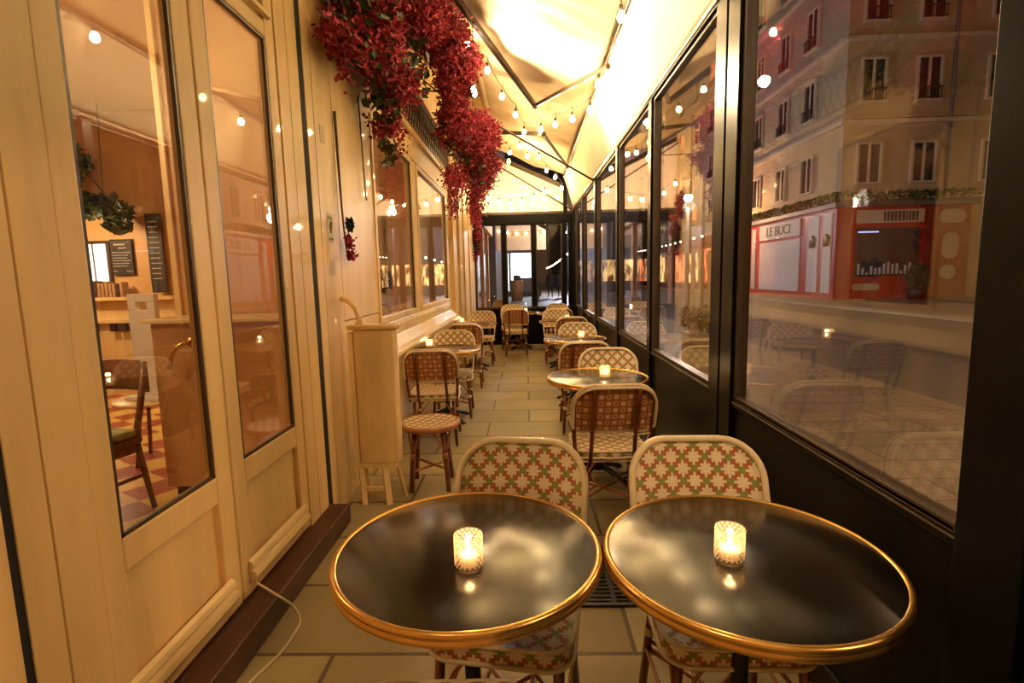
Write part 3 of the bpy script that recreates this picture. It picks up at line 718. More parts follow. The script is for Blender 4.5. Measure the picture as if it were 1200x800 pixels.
ashtray(.66, 3.60, 'small glass ashtray beside the candle on the third right table')
ashtray(.45, 5.66, 'small glass ashtray on the fourth right table')
ashtray(-.72, 5.05, 'small glass ashtray on the first left table, right of the other')
ashtray(-.86, 5.10, 'small glass ashtray on the first left table, near its middle')

# ------------------------------------------------------------------ stool
t = empty('rattan_stool', (-.69, 3.50, 0), .35, label='round woven rattan stool beside the cream wall cabinet', cat='stool')
m = MB(); cir = [(.195*cos(2*pi*k/32), .195*sin(2*pi*k/32)) for k in range(32)]
disc_fill(m, cir, lambda x, y: Vector((x, y, .460-.008*(1-(x*x+y*y)/.038))), 0, 5); disc_fill(m, cir, lambda x, y: Vector((x, y, .425)), 1, 2, True)
m.build('seat', ['weave_front', 'rattan'], t, fix=False)
MB().lathe([(.19, .462), (.197, .466), (.208, .460), (.212, .445), (.206, .428), (.19, .422)], n=40).build('seat_rim', 'rattan_light', t)
for k in range(4):
    a = k*pi/2+.5; d = Vector((cos(a), sin(a), 0)); A = d*.135+Vector((0, 0, .425)); B = d*.18; q = Vector((-d.y, d.x, 0))
    m = MB().tube([A, A.lerp(B, .5), B], .017, 8); K = A.lerp(B, .42)
    m.tube([K-Vector((0, 0, .02)), K+Vector((0, 0, .02))], .020, 8, mi=1)
    for s_ in (-1, 1): m.tube([K, K+q*s_*.02+Vector((0, 0, .06)), A+q*s_*.075], .006, 6, mi=1)
    m.build('leg', ['rattan', 'rattan_light'], t)
m = MB(); z = .14
for k in range(2):
    a = k*pi/2+.5; d = Vector((cos(a), sin(a), 0)); m.tube([d*.165+Vector((0, 0, z+.015*k)), -d*.165+Vector((0, 0, z+.015*k))], .010, 8)
m.build('stretcher', 'rattan_light', t)

# ------------------------------------------------------------------ wall cabinet with pipe
t = empty('utility_cabinet', (-.97, 3.26, 0), label='tall narrow cream painted utility cabinet on splayed wooden legs beside the stool', cat='cabinet')
m = MB().prism([(-.125, -.045), (-.06, -.062), (.06, -.062), (.125, -.045), (.14, .0), (.13, .06), (-.13, .06)], .27, 1.135, 'z')
m.build('body', 'paint_dull', t, .008)
MB().box(-.155, -.128, -.06, .05, .24, 1.12).build('side_board', 'paint_dull', t, .003)
MB().prism([(-.16, -.06), (-.06, -.08), (.06, -.08), (.145, -.06), (.16, .0), (.145, .07), (-.16, .07)], 1.135, 1.165, 'z').build('lid', 'paint', t, .008)
b = MB().box(-.15, .11, -.055, -.02, .235, .27).bar((-.125, -.04, .24), (-.10, -.08, 0), .035, .022).bar((.03, -.04, .26), (.06, -.08, 0), .04, .022).box(-.125, .045, -.068, -.045, .085, .115)
b.build('front_legs', 'paint_dull', t, .003)
MB().bar((.09, .02, .27), (.135, .06, 0), .03, .02).bar((-.12, .03, .27), (-.12, .07, 0), .03, .02).build('rear_legs', 'paint_dull', t, .003)
MB().tube([(-.21, .02, 1.33), (-.17, .02, 1.32), (-.12, .02, 1.27), (-.10, .02, 1.20), (-.10, .02, 1.165)], .017, 10).lathe([(0, 1.163), (.03, 1.163), (.03, 1.175), (.02, 1.18), (0, 1.18)], c=(-.10, .02, 0), n=14).build('pipe', 'paint_dull', t)

# ------------------------------------------------------------------ white cable, drain, stickers, hook
pts = [(-1.165, 2.02, .19), (-1.10, 2.04, .125), (-1.04, 2.06, .06), (-1.0, 2.04, .008), (-.985, 1.96, .006), (-.99, 1.84, .006), (-1.03, 1.70, .006), (-1.06, 1.55, .006), (-1.02, 1.3, .006)]
def smooth(P, n=5):
    P = [Vector(p) for p in P]; Q = []
    for i in range(len(P)-1):
        a, b, c, d = P[max(i-1, 0)], P[i], P[i+1], P[min(i+2, len(P)-1)]
        for k in range(n):
            t = k/n; Q.append(.5*((2*b)+(c-a)*t+(2*a-5*b+4*c-d)*t*t+(3*b-a-3*c+d)*t**3))
    return Q+[P[-1]]
tag(MB().tube(smooth(pts), .0055, 7).build('power_cord', 'white_cord'), 'white power cord looping from the door bottom onto the floor', 'cord')
m = MB().box(.20, .52, 2.12, 2.14, 0, .012).box(.20, .52, 2.60, 2.62, 0, .012).box(.20, .22, 2.14, 2.60, 0, .012).box(.50, .52, 2.14, 2.60, 0, .012).box(.35, .37, 2.14, 2.60, 0, .012)
for k in range(15): m.box(.22, .50, 2.155+k*.030, 2.167+k*.030, .002, .010)
tag(m.build('drain_grate', 'cast_iron'), 'dark slatted iron drain grate in the floor between the front tables', 'grate')
def sticker(y, z, w, h, m_, label, marks=()):
    r = empty('wall_sticker', (XL+.0005, y, z), label=label, cat='sticker', group='small notices stuck on the wall post')
    MB().box(0, .002, -w/2, w/2, -h/2, h/2).build('sheet', m_, r)
    if marks:
        q = MB()
        for (a, b, c, d) in marks: q.box(.002, .003, a, b, c, d)
        q.build('marks', 'ink', r)
sticker(3.235, 1.765, .085, .18, 'paper', 'pale notice with black figure mark on the post above the grey one',
        [(-.02, .02, -.005, .02), (-.012, .012, -.03, -.005), (-.03, -.02, .05, .07), (-.01, 0, .05, .075), (.012, .03, .05, .07), (-.03, -.012, -.075, -.06), (.008, .03, -.075, -.06), (-.006, .03, .02, .04)])
sticker(3.235, 1.52, .075, .09, 'blank_sticker', 'small plain grey-tan notice on the post, lowest of three')
sticker(3.20, 2.31, .07, .10, 'blank_sticker', 'small plain grey-tan notice on the post, high under the flowers')
tag(MB().tube([(XL+.01, 3.93, 2.75), (XL+.02, 3.92, 2.4), (XL+.02, 3.94, 2.06), (XL+.03, 3.93, 2.03)], .006, 6).build('hook_rod', 'brown_metal'), 'thin dark metal rod hanging on wall under the near flowers', 'rod')

# ------------------------------------------------------------------ ironwork railing above the windows
t = empty('iron_railing', (XL+.03, 4.05, 3.02), label='dark lattice ironwork railing above the shopfront windows', cat='railing')
MB().box(-.01, .01, 0, 4.25, 0, .02).box(-.01, .01, 0, 4.25, .38, .40).build('rails', 'iron', t)
m = MB(); nn = 34; dy = 4.25/nn
for k in range(nn):
    y0 = k*dy
    m.bar((0, y0, .01), (0, y0+dy, .39), .008, .008).bar((0, y0+dy, .01), (0, y0, .39), .008, .008)
    m.tube([(.004, y0+dy/2+.035*cos(a*pi/4), .2+.06*sin(a*pi/4)) for a in range(8)], .005, 5, True)
m.build('lattice', 'iron', t)
MB().box(-.02, .05, -.02, 4.27, .40, .44).build('cap_rail', 'paint_pale', t, .004)

# ================================================================== BOUGAINVILLEA
def blob_pts(blobs, n):
    tot = sum(b[3]*b[4]*b[5] for b in blobs); P = []
    for (cx, cy, cz, rx, ry, rz) in blobs:
        for _ in range(int(n*rx*ry*rz/tot)+1):
            v = Vector((random.gauss(0, 1), random.gauss(0, 1), random.gauss(0, 1))).normalized()*(random.random()**.45)
            P.append(Vector((cx+v.x*rx, cy+v.y*ry, cz+v.z*rz)))
    return P
def leaf_quad(m, p, s, mi, cup=.35):
    n = Vector((random.uniform(-.4, 1), random.uniform(-1, .3), random.uniform(-1, .6))).normalized()
    M = rot_to(n) @ Matrix.Rotation(random.uniform(0, 6.28), 3, 'Z')
    w = s*.62; q = [(-w*.2, -s, 0), (w, -s*.1, cup*s*.5), (0, s, 0), (-w, -s*.1, cup*s*.5), (0, 0, -cup*s*.3)]
    vs = [p+M @ Vector(v) for v in q]
    m.add(vs, [(0, 1, 4), (1, 2, 4), (2, 3, 4), (3, 0, 4)], mi, False)
def bougain(label, blobs, n, leaves, stems, base, size=.024, clump=26, spread=.040, nleaf=200, pale=.3):
    t = empty('bougainvillea', base, label=label, cat='flowering vine', group='red bougainvillea on the facade'); o0 = Vector(base)
    m = MB()
    for c in blob_pts(blobs, n//clump):
        for _ in range(clump):
            v = Vector((random.gauss(0, 1), random.gauss(0, 1), random.gauss(0, 1)))*spread
            q = c+v; q.x = max(q.x, -1.165); leaf_quad(m, q-o0, size*random.uniform(.7, 1.15), 1 if random.random() < pale else 0)
    tag(m.build('blossom', ['petal', 'petal_lit'], t, fix=False), kind='stuff')
    m = MB()
    for c in blob_pts(leaves, len(leaves)*nleaf):
        c.x = max(c.x, -1.14); leaf_quad(m, c-o0, random.uniform(.03, .055), 0, .2)
    tag(m.build('foliage', 'leaf', t, fix=False), kind='stuff')
    m = MB()
    for s_ in stems: m.tube([Vector(p)-o0 for p in smooth(s_, 4)], .010, 6, r2=.004)
    m.build('stem', 'stem', t)
B1 = [(-1.04, 3.6, 3.35, .24, .46, .42), (-1.0, 3.62, 3.02, .16, .26, .20), (-.96, 4.05, 2.90, .17, .24, .20), (-1.07, 3.25, 2.82, .10, .18, .15), (-1.02, 4.0, 3.22, .18, .28, .26), (-.84, 4.75, 3.72, .24, .5, .22),
      (-.78, 4.45, 3.52, .20, .30, .16), (-1.05, 4.12, 2.60, .10, .15, .12), (-1.1, 3.12, 3.32, .08, .15, .16), (-.66, 5.2, 3.62, .18, .38, .22), (-1.08, 4.3, 2.44, .05, .08, .06), (-.62, 5.3, 3.36, .15, .22, .14)]
bougain('large near mass of crimson bougainvillea over the wall post and railing', B1, 26000,
        [(-1.02, 3.9, 2.72, .16, .28, .16), (-1.06, 4.15, 2.42, .10, .18, .14), (-1.0, 3.6, 3.1, .22, .4, .3), (-.92, 4.3, 3.1, .2, .4, .3), (-1.06, 3.2, 3.0, .08, .12, .2)],
        [[(-1.15, 3.4, 3.6), (-1.05, 3.6, 3.3), (-.98, 3.8, 2.9), (-1.04, 4.1, 2.5)], [(-1.15, 3.1, 3.6), (-1.1, 3.15, 3.1), (-1.08, 3.2, 2.8)], [(-1.15, 4.2, 3.6), (-.9, 4.4, 3.4), (-.8, 4.6, 3.1)]], (-1.15, 3.8, 3.5), nleaf=95, pale=.42)
B2 = [(-.72, 5.9, 3.55, .20, .40, .30), (-.78, 6.3, 3.20, .22, .40, .28), (-.66, 6.9, 3.10, .26, .45, .30), (-.52, 7.2, 3.35, .22, .4, .26), (-.62, 7.2, 2.78, .22, .4, .26),
      (-.84, 6.6, 2.62, .14, .3, .20), (-.50, 7.4, 2.98, .18, .3, .22), (-.92, 7.0, 2.40, .07, .16, .14), (-.70, 7.6, 2.50, .12, .25, .20), (-.86, 5.6, 3.85, .22, .5, .24), (-.62, 6.3, 3.95, .18, .4, .14)]
bougain('second mass of pink-red bougainvillea lit by the flood lamp above the far window', B2, 22000,
        [(-.78, 6.4, 3.2, .2, .4, .4), (-.66, 7.0, 2.9, .2, .4, .3)],
        [[(-1.15, 6.2, 3.7), (-.8, 6.5, 3.4), (-.7, 7, 2.9), (-.8, 7.2, 2.4)], [(-1.15, 6.8, 3.5), (-.6, 7.2, 3.4), (-.5, 7.4, 3.0)]], (-1.15, 6.8, 3.5), pale=.55)  # larger share of pink petals paints in the flood lamp's light
bougain('thin trail of red blossoms hanging at the far left corner of the end screen', [(-1.0, 10.7, 2.3, .10, .10, .35), (-1.0, 10.75, 1.95, .08, .08, .2), (-1.06, 10.5, 2.75, .14, .2, .3)], 2200, [(-1.0, 10.7, 2.2, .08, .1, .3)],
        [[(-1.12, 10.7, 3.0), (-1.0, 10.7, 2.4), (-1.0, 10.75, 1.75)]], (-1.1, 10.7, 2.6))
bougain('small sprig of red blossoms on the wall edge beside the stuck notices', [(-1.165, 3.44, 1.70, .02, .03, .045), (-1.165, 3.45, 1.60, .02, .025, .03)], 300, [(-1.17, 3.42, 1.80, .01, .012, .03)],
        [[(-1.185, 3.40, 2.5), (-1.18, 3.41, 1.9), (-1.17, 3.43, 1.58)]], (-1.17, 3.43, 1.7), size=.015, clump=20, spread=.014, nleaf=14)

# ================================================================== RESTAURANT INTERIOR
ZI = .12
struct('floor_inside', MB().box(-8, XL-.08, YB, YE, -.1, ZI), 'checker_tiles', 'yellow and red diagonal checkered floor tiles inside the restaurant')
struct('ceiling', MB().box(-8, XL-.08, YB, YE, 3.45, 3.6), 'inside_ceiling', 'warm painted ceiling of the restaurant')
m = MB().box(-8, -7.9, YB, YE, ZI, 3.45).box(-8, XL-.1, YB-.1, YB, ZI, 3.45).box(-8, XL-.08, YE, YE+.15, ZI, 4.6)
struct('wall_inside', m, 'inside_wall', 'warm brown outer walls inside the restaurant')
m = MB().box(-7.9, -4.18, 6.2, 6.35, ZI, 3.45).box(-7.9, -4.18, 6.12, 6.2, ZI, 1.0, 1).box(-7.9, -4.18, 6.06, 6.2, 1.0, 1.04, 1).box(-7.9, -4.18, 6.02, 6.2, 1.27, 1.31, 1).box(-7.9, -4.18, 6.12, 6.2, 1.04, 1.27, 1).box(-4.18, -4.0, 6.1, 6.35, ZI, 3.45)
struct('wall_partition', m, ['inside_wall', 'paint'], 'panelled back wall of the restaurant with a ledge')
struct('wall_pier', MB().box(-2.27, XL-.08, 3.35, 3.55, ZI, 3.45).box(-2.29, -2.25, 3.33, 3.57, ZI, 3.45, 1), ['inside_wall', 'paint'], 'plain tan wall pier inside behind the right door leaf', bevel=.004)
o = MB().box(-5.5, -4.97, 6.17, 6.20, 1.31, 1.98).build('serving_hatch', 'dark_wood'); tag(o, 'bright serving hatch in the back wall left of the chalkboard', 'hatch')
MB().box(-5.45, -5.18, 6.155, 6.165, 1.5, 1.94).box(-5.15, -5.01, 6.155, 6.165, 1.5, 1.94).build('lit_opening', 'lit_kitchen', o)
t = empty('menu_board', (-4.82, 6.18, 1.78), label='black menu chalkboard with rows of pale writing on the back wall', cat='sign')
MB().box(-.13, .13, -.02, .012, -.21, .21).build('board', 'chalkboard', t, .003)
m = MB(); rs = random.Random(3)
def strokes(x0, x1, z, h):
    x = x0
    while x < x1:
        w = rs.uniform(.006, .014); m.box(x, x+w, -.024, -.021, z, z+h*rs.uniform(.6, 1)); x += w+.005
strokes(-.08, .05, .14, .022); strokes(-.03, .05, .10, .016)
for k in range(6): strokes(-.11, .10-.02*(k % 3), .05-k*.032, .010)
strokes(-.11, -.06, -.17, .010); strokes(.05, .11, -.17, .010)
m.build('writing', 'chalk', t)
# second tall dark board on the partition edge
t = empty('specials_board', (-4.36, 6.12, 1.85), label='tall narrow dark board with pale marks right of the menu chalkboard', cat='sign')
MB().box(-.09, .09, -.02, .0, -.5, .42).build('board', 'chalkboard', t, .003)
m = MB()
for k in range(12): strokes(-.06, .05, .32-k*.06, .014)
m.build('writing', 'chalk', t)
bk = [(-5.42+i*.045, random.uniform(.15, .20), random.choice(['book_dark', 'book_tan', 'dark_wood'])) for i in range(15)]
for i, (x, h, mm_) in enumerate(bk):
    o = MB().box(0, .036, 0, .10, 0, h).build('book', mm_, None, .003, (x, 6.03, 1.312)); tag(o, 'old book standing %s in the row on the restaurant ledge' % (['leftmost', 'second from the left', 'third from the left', 'fourth from the left', 'fifth from the left', 'sixth from the left', 'seventh from the left', 'in the exact middle', 'seventh from the right', 'sixth from the right', 'fifth from the right', 'fourth from the right', 'third from the right', 'second from the right', 'rightmost'][i]), 'book', 'row of books on the back ledge')
    MB().box(.004, .032, .004, .102, .003, h-.003).build('pages', 'paper', o)
for i, (x, w) in enumerate(((-5.2, .08), (-4.95, .07), (-4.84, .09), (-4.72, .07))):
    o = MB().box(-w/2, w/2, -.06, .0, 0, .10).box(-w/2-.004, w/2+.004, -.064, .0, .08, .10).build('storage_tin', 'dark_wood', None, .004, (x, 6.115, .90)); tag(o, 'small dark tin below the restaurant ledge, %s of four' % ['leftmost', 'second from left', 'third from left', 'rightmost'][i], 'tin', 'dark tins under the ledge')
# green garland plants hanging above the board
def shrub(name, blobs, n, s, label, cat, base, m_='leaf', extra=None, group=None, kindpot=None):
    t = empty(name, base, label=label, cat=cat, group=group); o0 = Vector(base); m = MB()
    for c in blob_pts(blobs, n): leaf_quad(m, c-o0, s*random.uniform(.7, 1.3), 0, .2)
    tag(m.build('foliage', m_, t, fix=False), kind='stuff')
    return t
t = shrub('hanging_plant', [(-5.0, 5.9, 2.35, .45, .15, .16), (-4.6, 5.9, 2.2, .2, .12, .2), (-5.1, 5.9, 2.8, .25, .15, .25)], 500, .06, 'dark trailing plant hung above the menu chalkboard', 'plant', (-4.9, 5.9, 2.9))
MB().tube([(-.3, 0, .2), (0, 0, -.2), (.3, 0, -.6)], .01, 5).tube([(.2, 0, .55), (.15, 0, -.5)], .006, 5).build('stem', 'stem', t)
# pendant lamps of the dining room
def pendant(x, y, z, label, r=.13):
    t = empty('pendant_lamp', (x, y, 3.45), label=label, cat='lamp', group='pendant lamps in the restaurant')
    MB().tube([(0, 0, 0), (0, 0, z-3.45+r)], .006, 6).build('cord', 'wire', t)
    MB().lathe([(0, r*.9), (.03, r*.9), (r*1.5, -.0), (r*1.52, -.02), (r*1.4, 0), (.02, r*.75), (0, r*.75)], c=(0, 0, z-3.45), n=24).build('lamp_shade', 'white_plastic', t)
    MB().ico((0, 0, z-3.45+.01), r*.55, 2).build('bulb', 'pendant_glow', t)
    plight('pendant_light', (0, 0, z-3.45-.10), ROOM_W, (1, .66, .34), .08, t)
pendant(-5.05, 5.4, 2.15, 'white shaded pendant lamp before the serving hatch')
pendant(-3.0, 2.5, 2.85, 'pendant lamp over the room behind the left door', .10)
pendant(-3.2, 1.2, 2.75, 'pendant lamp over the room near the entrance', .10)
pendant(-2.6, 5.4, 2.45, 'pendant lamp behind the first shopfront window', .09)
pendant(-2.3, 7.2, 2.40, 'pendant lamp behind the second shopfront window', .09)
pendant(-3.2, 9.0, 2.40, 'pendant lamp deep in the far dining room', .09)
# door-side counter with a tap handle
t = empty('service_counter', (-2.10, 3.12, ZI), label='beige half-height service counter with lever tap behind the left door', cat='counter')
MB().box(-.11, .74, -.14, .18, .10, 1.10).build('body', 'inside_wall', t, .006); MB().box(-.08, .70, -.10, .16, 0, .10).build('plinth', 'dark_wood', t)
MB().box(-.14, .76, -.18, .20, 1.10, 1.125).build('worktop', 'paint_pale', t, .004)
MB().tube([(.13, -.15, .99), (.13, -.20, .99), (.09, -.22, .97), (.05, -.22, .90), (.03, -.21, .84)], .013, 8).lathe([(0, 0), (.025, 0), (.025, .02), (0, .02)], c=(.13, -.14, .99), M=Matrix.Rotation(pi/2, 3, 'X'), n=12).build('lever_handle', 'brass', t)
# dining chair inside
t = empty('dining_chair', (-2.52, 2.72, ZI), -.25, label='dark wooden dining chair with green seat pad inside the restaurant', cat='chair')
MB().box(-.23, .22, -.20, .22, .42, .455).box(-.21, .20, -.18, .20, .36, .42, 0).build('seat_frame', 'wood_chair', t, .006)
MB().box(-.22, .215, -.19, .20, .456, .505).build('seat_pad', 'green_cloth', t, .022)
for sx in (-1, 1):
    MB().tube([(sx*.19+(.0), .20, .44), (sx*.20, .26, 0)], .020, 8, r2=.014).tube([(sx*.19, .20, .44), (sx*.19, .25, .62), (sx*.19, .30, .86)], .018, 8).build('leg', 'wood_chair', t)
    MB().tube([(sx*.19, -.17, .42), (sx*.20, -.20, 0)], .018, 8, r2=.013).build('leg', 'wood_chair', t)
m = MB().add([(x, .285+.04*(1-(x/.2)**2)+o_, z) for o_ in (0, .02) for z in (.70, .88) for x in (-.22, -.11, 0, .11, .22)], [(i, i+1, i+6, i+5) for i in range(4)]+[(i+10, i+15, i+16, i+11) for i in range(4)]+[(i+5, i+6, i+16, i+15) for i in range(4)]+[(i, i+10, i+11, i+1) for i in range(4)]+[(0, 5, 15, 10), (4, 14, 19, 9)], 0, True)
m.build('backrest', 'wood_chair', t); MB().tube([(-.2, .24, .22), (-.2, -.19, .22)], .012, 6).tube([(.2, .24, .22), (.2, -.19, .22)], .012, 6).tube([(-.2, 0, .22), (.2, 0, .22)], .012, 6).build('stretcher', 'wood_chair', t)
# side table with the white panel standing on it
t = empty('side_table', (-2.84, 3.78, ZI), label='small round pale-topped table behind the dining chair', cat='table')
MB().lathe([(0, .455), (.25, .455), (.26, .465), (.26, .475), (.25, .48), (0, .48)], n=36).build('tabletop', 'paint_pale', t)
for k in range(3):
    a = k*2*pi/3+.4; MB().tube([(cos(a)*.12, sin(a)*.12, .455), (cos(a)*.2, sin(a)*.2, 0)], .014, 8).build('leg', 'wood_chair', t)
t = empty('white_heater', (-2.80, 3.74, ZI+.4815), -.2, label='tall white panel heater with slot handle standing on the side table', cat='heater')
m = MB().box(-.13, .11, -.02, .02, .72, .78).box(-.13, -.06, -.02, .02, .66, .72).box(.04, .11, -.02, .02, .66, .72).box(-.13, .11, -.02, .02, .03, .66)
m.build('panel', 'white_plastic', t, .003); MB().box(-.16, .14, -.10, .10, 0, .03).build('base', 'white_plastic', t, .008)
# seen through the shopfront windows
struct('trim_3', MB().lathe([(.16, ZI), (.16, .25), (.12, .30), (.12, 3.2), (.16, 3.3), (.16, 3.45)], c=(-1.85, 6.6, 0), n=24), 'limestone_pale', 'pale round column inside behind the first shopfront window')
struct('trim_4', MB().lathe([(.16, ZI), (.16, .25), (.12, .30), (.12, 3.2), (.16, 3.3), (.16, 3.45)], c=(-1.75, 9.3, 0), n=24), 'limestone_pale', 'pale round column inside behind the second shopfront window')
struct('trim_5', MB().box(-1.72, XL-.08, 3.6, 8.2, .86, 1.10), 'inside_wall', 'deep inner sill behind the shopfront windows')
for k in range(5):
    o = MB().box(-.12, .12, -.16, .16, 0, .020).box(-.115, .121, -.155, .155, .004, .016, 1).build('menu_card', ['stack_red', 'paper'], None, .002, (-1.45, 4.85, 1.101+k*.0215)); tag(o, 'red menu folder lying in the pile inside the window, %s' % ['lowest of the pile', 'second from the bottom', 'middle of the pile', 'second from the top', 'topmost of the pile'][k], 'menu', 'pile of red menus on the inner sill')
t = empty('flower_vase', (-1.5, 5.45, 1.10), label='white vase of blue-grey flowers on the inner sill behind the first window', cat='vase')
MB().lathe([(0, 0), (.05, 0), (.07, .06), (.05, .15), (.035, .19), (.045, .21), (.038, .205), (0, .02)], n=24).build('vase', 'ceramic', t)
m = MB()
for c in blob_pts([(0, 0, .32, .12, .12, .12)], 160): leaf_quad(m, c, .025, 0 if random.random() < .6 else 1)
tag(m.build('flowers', ['blue_flower', 'leaf'], t, fix=False), kind='stuff')
t = shrub('indoor_plant', [(-1.9, 5.0, 1.7, .25, .25, .35), (-2.0, 5.2, 2.2, .25, .3, .25)], 500, .05, 'leafy potted plant behind the first shopfront window', 'plant', (-1.95, 5.1, ZI))
MB().tube([(0, 0, .3), (.02, .02, 1.3), (0, 0, 2.0)], .014, 6).build('stem', 'stem', t); MB().lathe([(0, 0), (.13, 0), (.18, .32), (.16, .32), (.14, .28), (0, .28)], n=24).build('pot', 'terracotta', t)

# ================================================================== THE STREET
def bwin(parent, face, u, v, w, h, shut=None, rail=True, lit=None):
    """window of a facade. face: (origin, tangent, normal); u along, v up"""
    O, T, Nn = face; T = Vector(T); Nn = Vector(Nn); Z = Vector((0, 0, 1)); M = Matrix((T, Nn, Z)).transposed()
    def P(a, b, d): return Vector(O)+T*a+Z*b+Nn*d
    m = MB(); t = .09
    m.obox(P(u, v+h+t/2, .06), (w+2*t, .14, t), M); m.obox(P(u, v-t/2, .08), (w+2*t, .2, t), M)
    for s in (-1, 1): m.obox(P(u+s*(w/2+t/2), v+h/2, .06), (t, .14, h), M)
    m.obox(P(u, v+h/2, .04), (.12, .06, h), M)
    f = m.build('window', 'limestone_pale', parent)
    MB().obox(P(u-w/4, v+h/2, .03), (w/2-.06, .03, h), M).obox(P(u+w/4, v+h/2, .03), (w/2-.06, .03, h), M).build('pane', lit or 'dark_pane', f)
    if rail:
        r = MB().obox(P(u, v+h*.28, .2), (w+.1, .03, .05), M).obox(P(u, v+.05, .2), (w+.1, .03, .04), M)
        for k in range(9): r.obox(P(u-w/2+w*k/8, v+h*.15, .2), (.025, .025, h*.26), M)
        r.build('balcony_rail', 'iron', f)
bx, by = 14.35, 24.7
t = empty('corner_building', (bx, by, 0), label='pale stone corner building with iron window rails above the red shop', cat='building')
def LP(p): return (p[0]-bx, p[1]-by, p[2])
MB().box(0, 14, 0, 14.6, 0, 24).build('wall', 'limestone', t)
m = MB()
for z, hh, d in ((4.45, .25, .35), (7.75, .18, .25), (8.0, .06, .15), (11.3, .15, .2), (14.9, .15, .2), (18, .2, .3)):
    m.box(-d, 14, -d, 14.6, z, z+hh)
m.build('cornice', 'limestone_pale', t)
MB().tube([(4.55, -.15, 4.7), (4.55, -.15, 20)], .06, 8).tube([(1.0, -.05, 24), (1.0, -.05, 24.1)], .02, 5).build('drainpipe', 'zinc', t)
fF = ((0, 0, 0), (1, 0, 0), (0, -1, 0)); fL = ((0, 0, 0), (0, 1, 0), (-1, 0, 0))
for v, h in ((5.25, 1.65), (8.75, 1.75), (12.1, 1.8), (15.6, 1.8)):
    for u in (1.15, 3.55, 6.6, 9.2): bwin(t, fF, u, v, .95, h, rail=(v > 6))
    for u in (2.9, 5.6, 8.6, 12.0): bwin(t, fL, u, v, .95, h, rail=(v > 6))
# red shopfront wrapping the corner
t = empty('red_shopfront', (bx, by, 0), label='red painted corner shopfront with pale panels and dark display window', cat='shopfront')
m = MB().box(-.25, 5.65, -.25, 0, 0, 4.2).box(-.25, 0, 0, 14.5, 0, 4.2)
m.build('frame', 'red_paint', t); MB().box(2.9+.75, 5.68, -.27, -.25, .0, 4.2).build('side_frame', 'orange_paint', t)
MB().box(-.5, 5.8, -.55, -.2, 4.15, 4.35).box(-.5, -.2, -.2, 14.5, 4.15, 4.35).build('fascia_roof', 'zinc', t)
g = MB().box(.62, 3.45, -.30, -.27, 1.05, 3.2).build('display_window', 'dark_pane', t)
MB().box(.7, 1.6, -.33, -.31, 3.0, 3.06).build('neon_strip', 'lit_blue_strip', g)
m = MB()
for k in range(14): m.box(.75+k*.19, .85+k*.19, -.33, -.31, 1.12, 1.2+random.random()*.5)
m.build('bottles', 'shutter_white', g)
sg = MB().box(.62, 3.6, -.30, -.26, 3.42, 4.0).build('sign_board', 'limestone_pale', t)
m = MB(); rs = random.Random(5); x = 1.8
while x < 3.3:
    w = rs.uniform(.05, .12); m.box(x, x+w, -.32, -.30, 3.5, 3.92); x += w+.06
m.build('sign_letters', 'ink', sg)
def oval(m, cx, cz, w, h, y0, y1):
    P = rrect(w/2, h/2, min(w, h)/2*.98, min(w, h)/2*.98, 5); m.prism([(cx+a, cz+b) for a, b in P], y0, y1, 'y')
m = MB(); oval(m, 4.85, 3.65, 1.15, .62, -.30, -.24); oval(m, 4.85, 2.35, .72, 1.2, -.30, -.24); oval(m, 4.8, 1.15, .72, .66, -.30, -.24); oval(m, 1.2, .55, 1.2, .3, -.3, -.24)
m.build('inset_panel', 'limestone', t)
for (a, b_, z0, z1) in ((.05, .72, .3, 3.95), (1.1, 2.05, .3, 3.95), (2.8, 7.4, .3, 3.0), (8.0, 8.5, .3, 3.9), (9.2, 13.8, .3, 3.0)):
    MB().box(-.30, -.24, a, b_, z0, z1).build('pale_shutter', 'shutter_white', t)
for y_ in (.38, 1.58):
    MB().lathe([(0, 0), (.30, 0), (.30, .03), (0, .03)], c=(-.30, y_, 2.75), M=Matrix.Rotation(-pi/2, 3, 'Y'), n=20).box(-.33, -.30, y_-.30, y_+.30, 2.45, 2.6).build('round_emblem', 'iron', t)
for (a, b_, txt) in ((2.8, 7.4, 'LE BUCI'), (9.4, 13.6, '')):
    s_ = MB().box(-.34, -.26, a, b_, 3.15, 4.0).build('sign_board', 'paper', t)
    if txt: text_mesh('sign_letters', txt, .72, 'ink', s_, (-.35, (a+b_)/2, 3.56), (pi/2, 0, -pi/2), .01, 1.1)
t = shrub('balcony_hedge', [(bx-.3+.45*k, by-.3, 4.62, .35, .18, .22) for k in range(14)]+[(bx-.3, by+.6*k, 4.62, .2, .4, .22) for k in range(22)], 2400, .13, 'dark green hedge boxes growing along the ledge above the red shop', 'hedge', (bx, by, 4.4), 'planter_green')
t = shrub('potted_shrub', [(bx+2.9, by-1.1, 1.0, .45, .4, .55)], 500, .12, 'dark potted shrub standing before the red shop display window', 'plant', (bx+2.9, by-1.1, 0), 'planter_green')
MB().lathe([(0, 0), (.3, 0), (.38, .5), (.33, .5), (0, .42)], n=20).build('pot', 'iron', t)
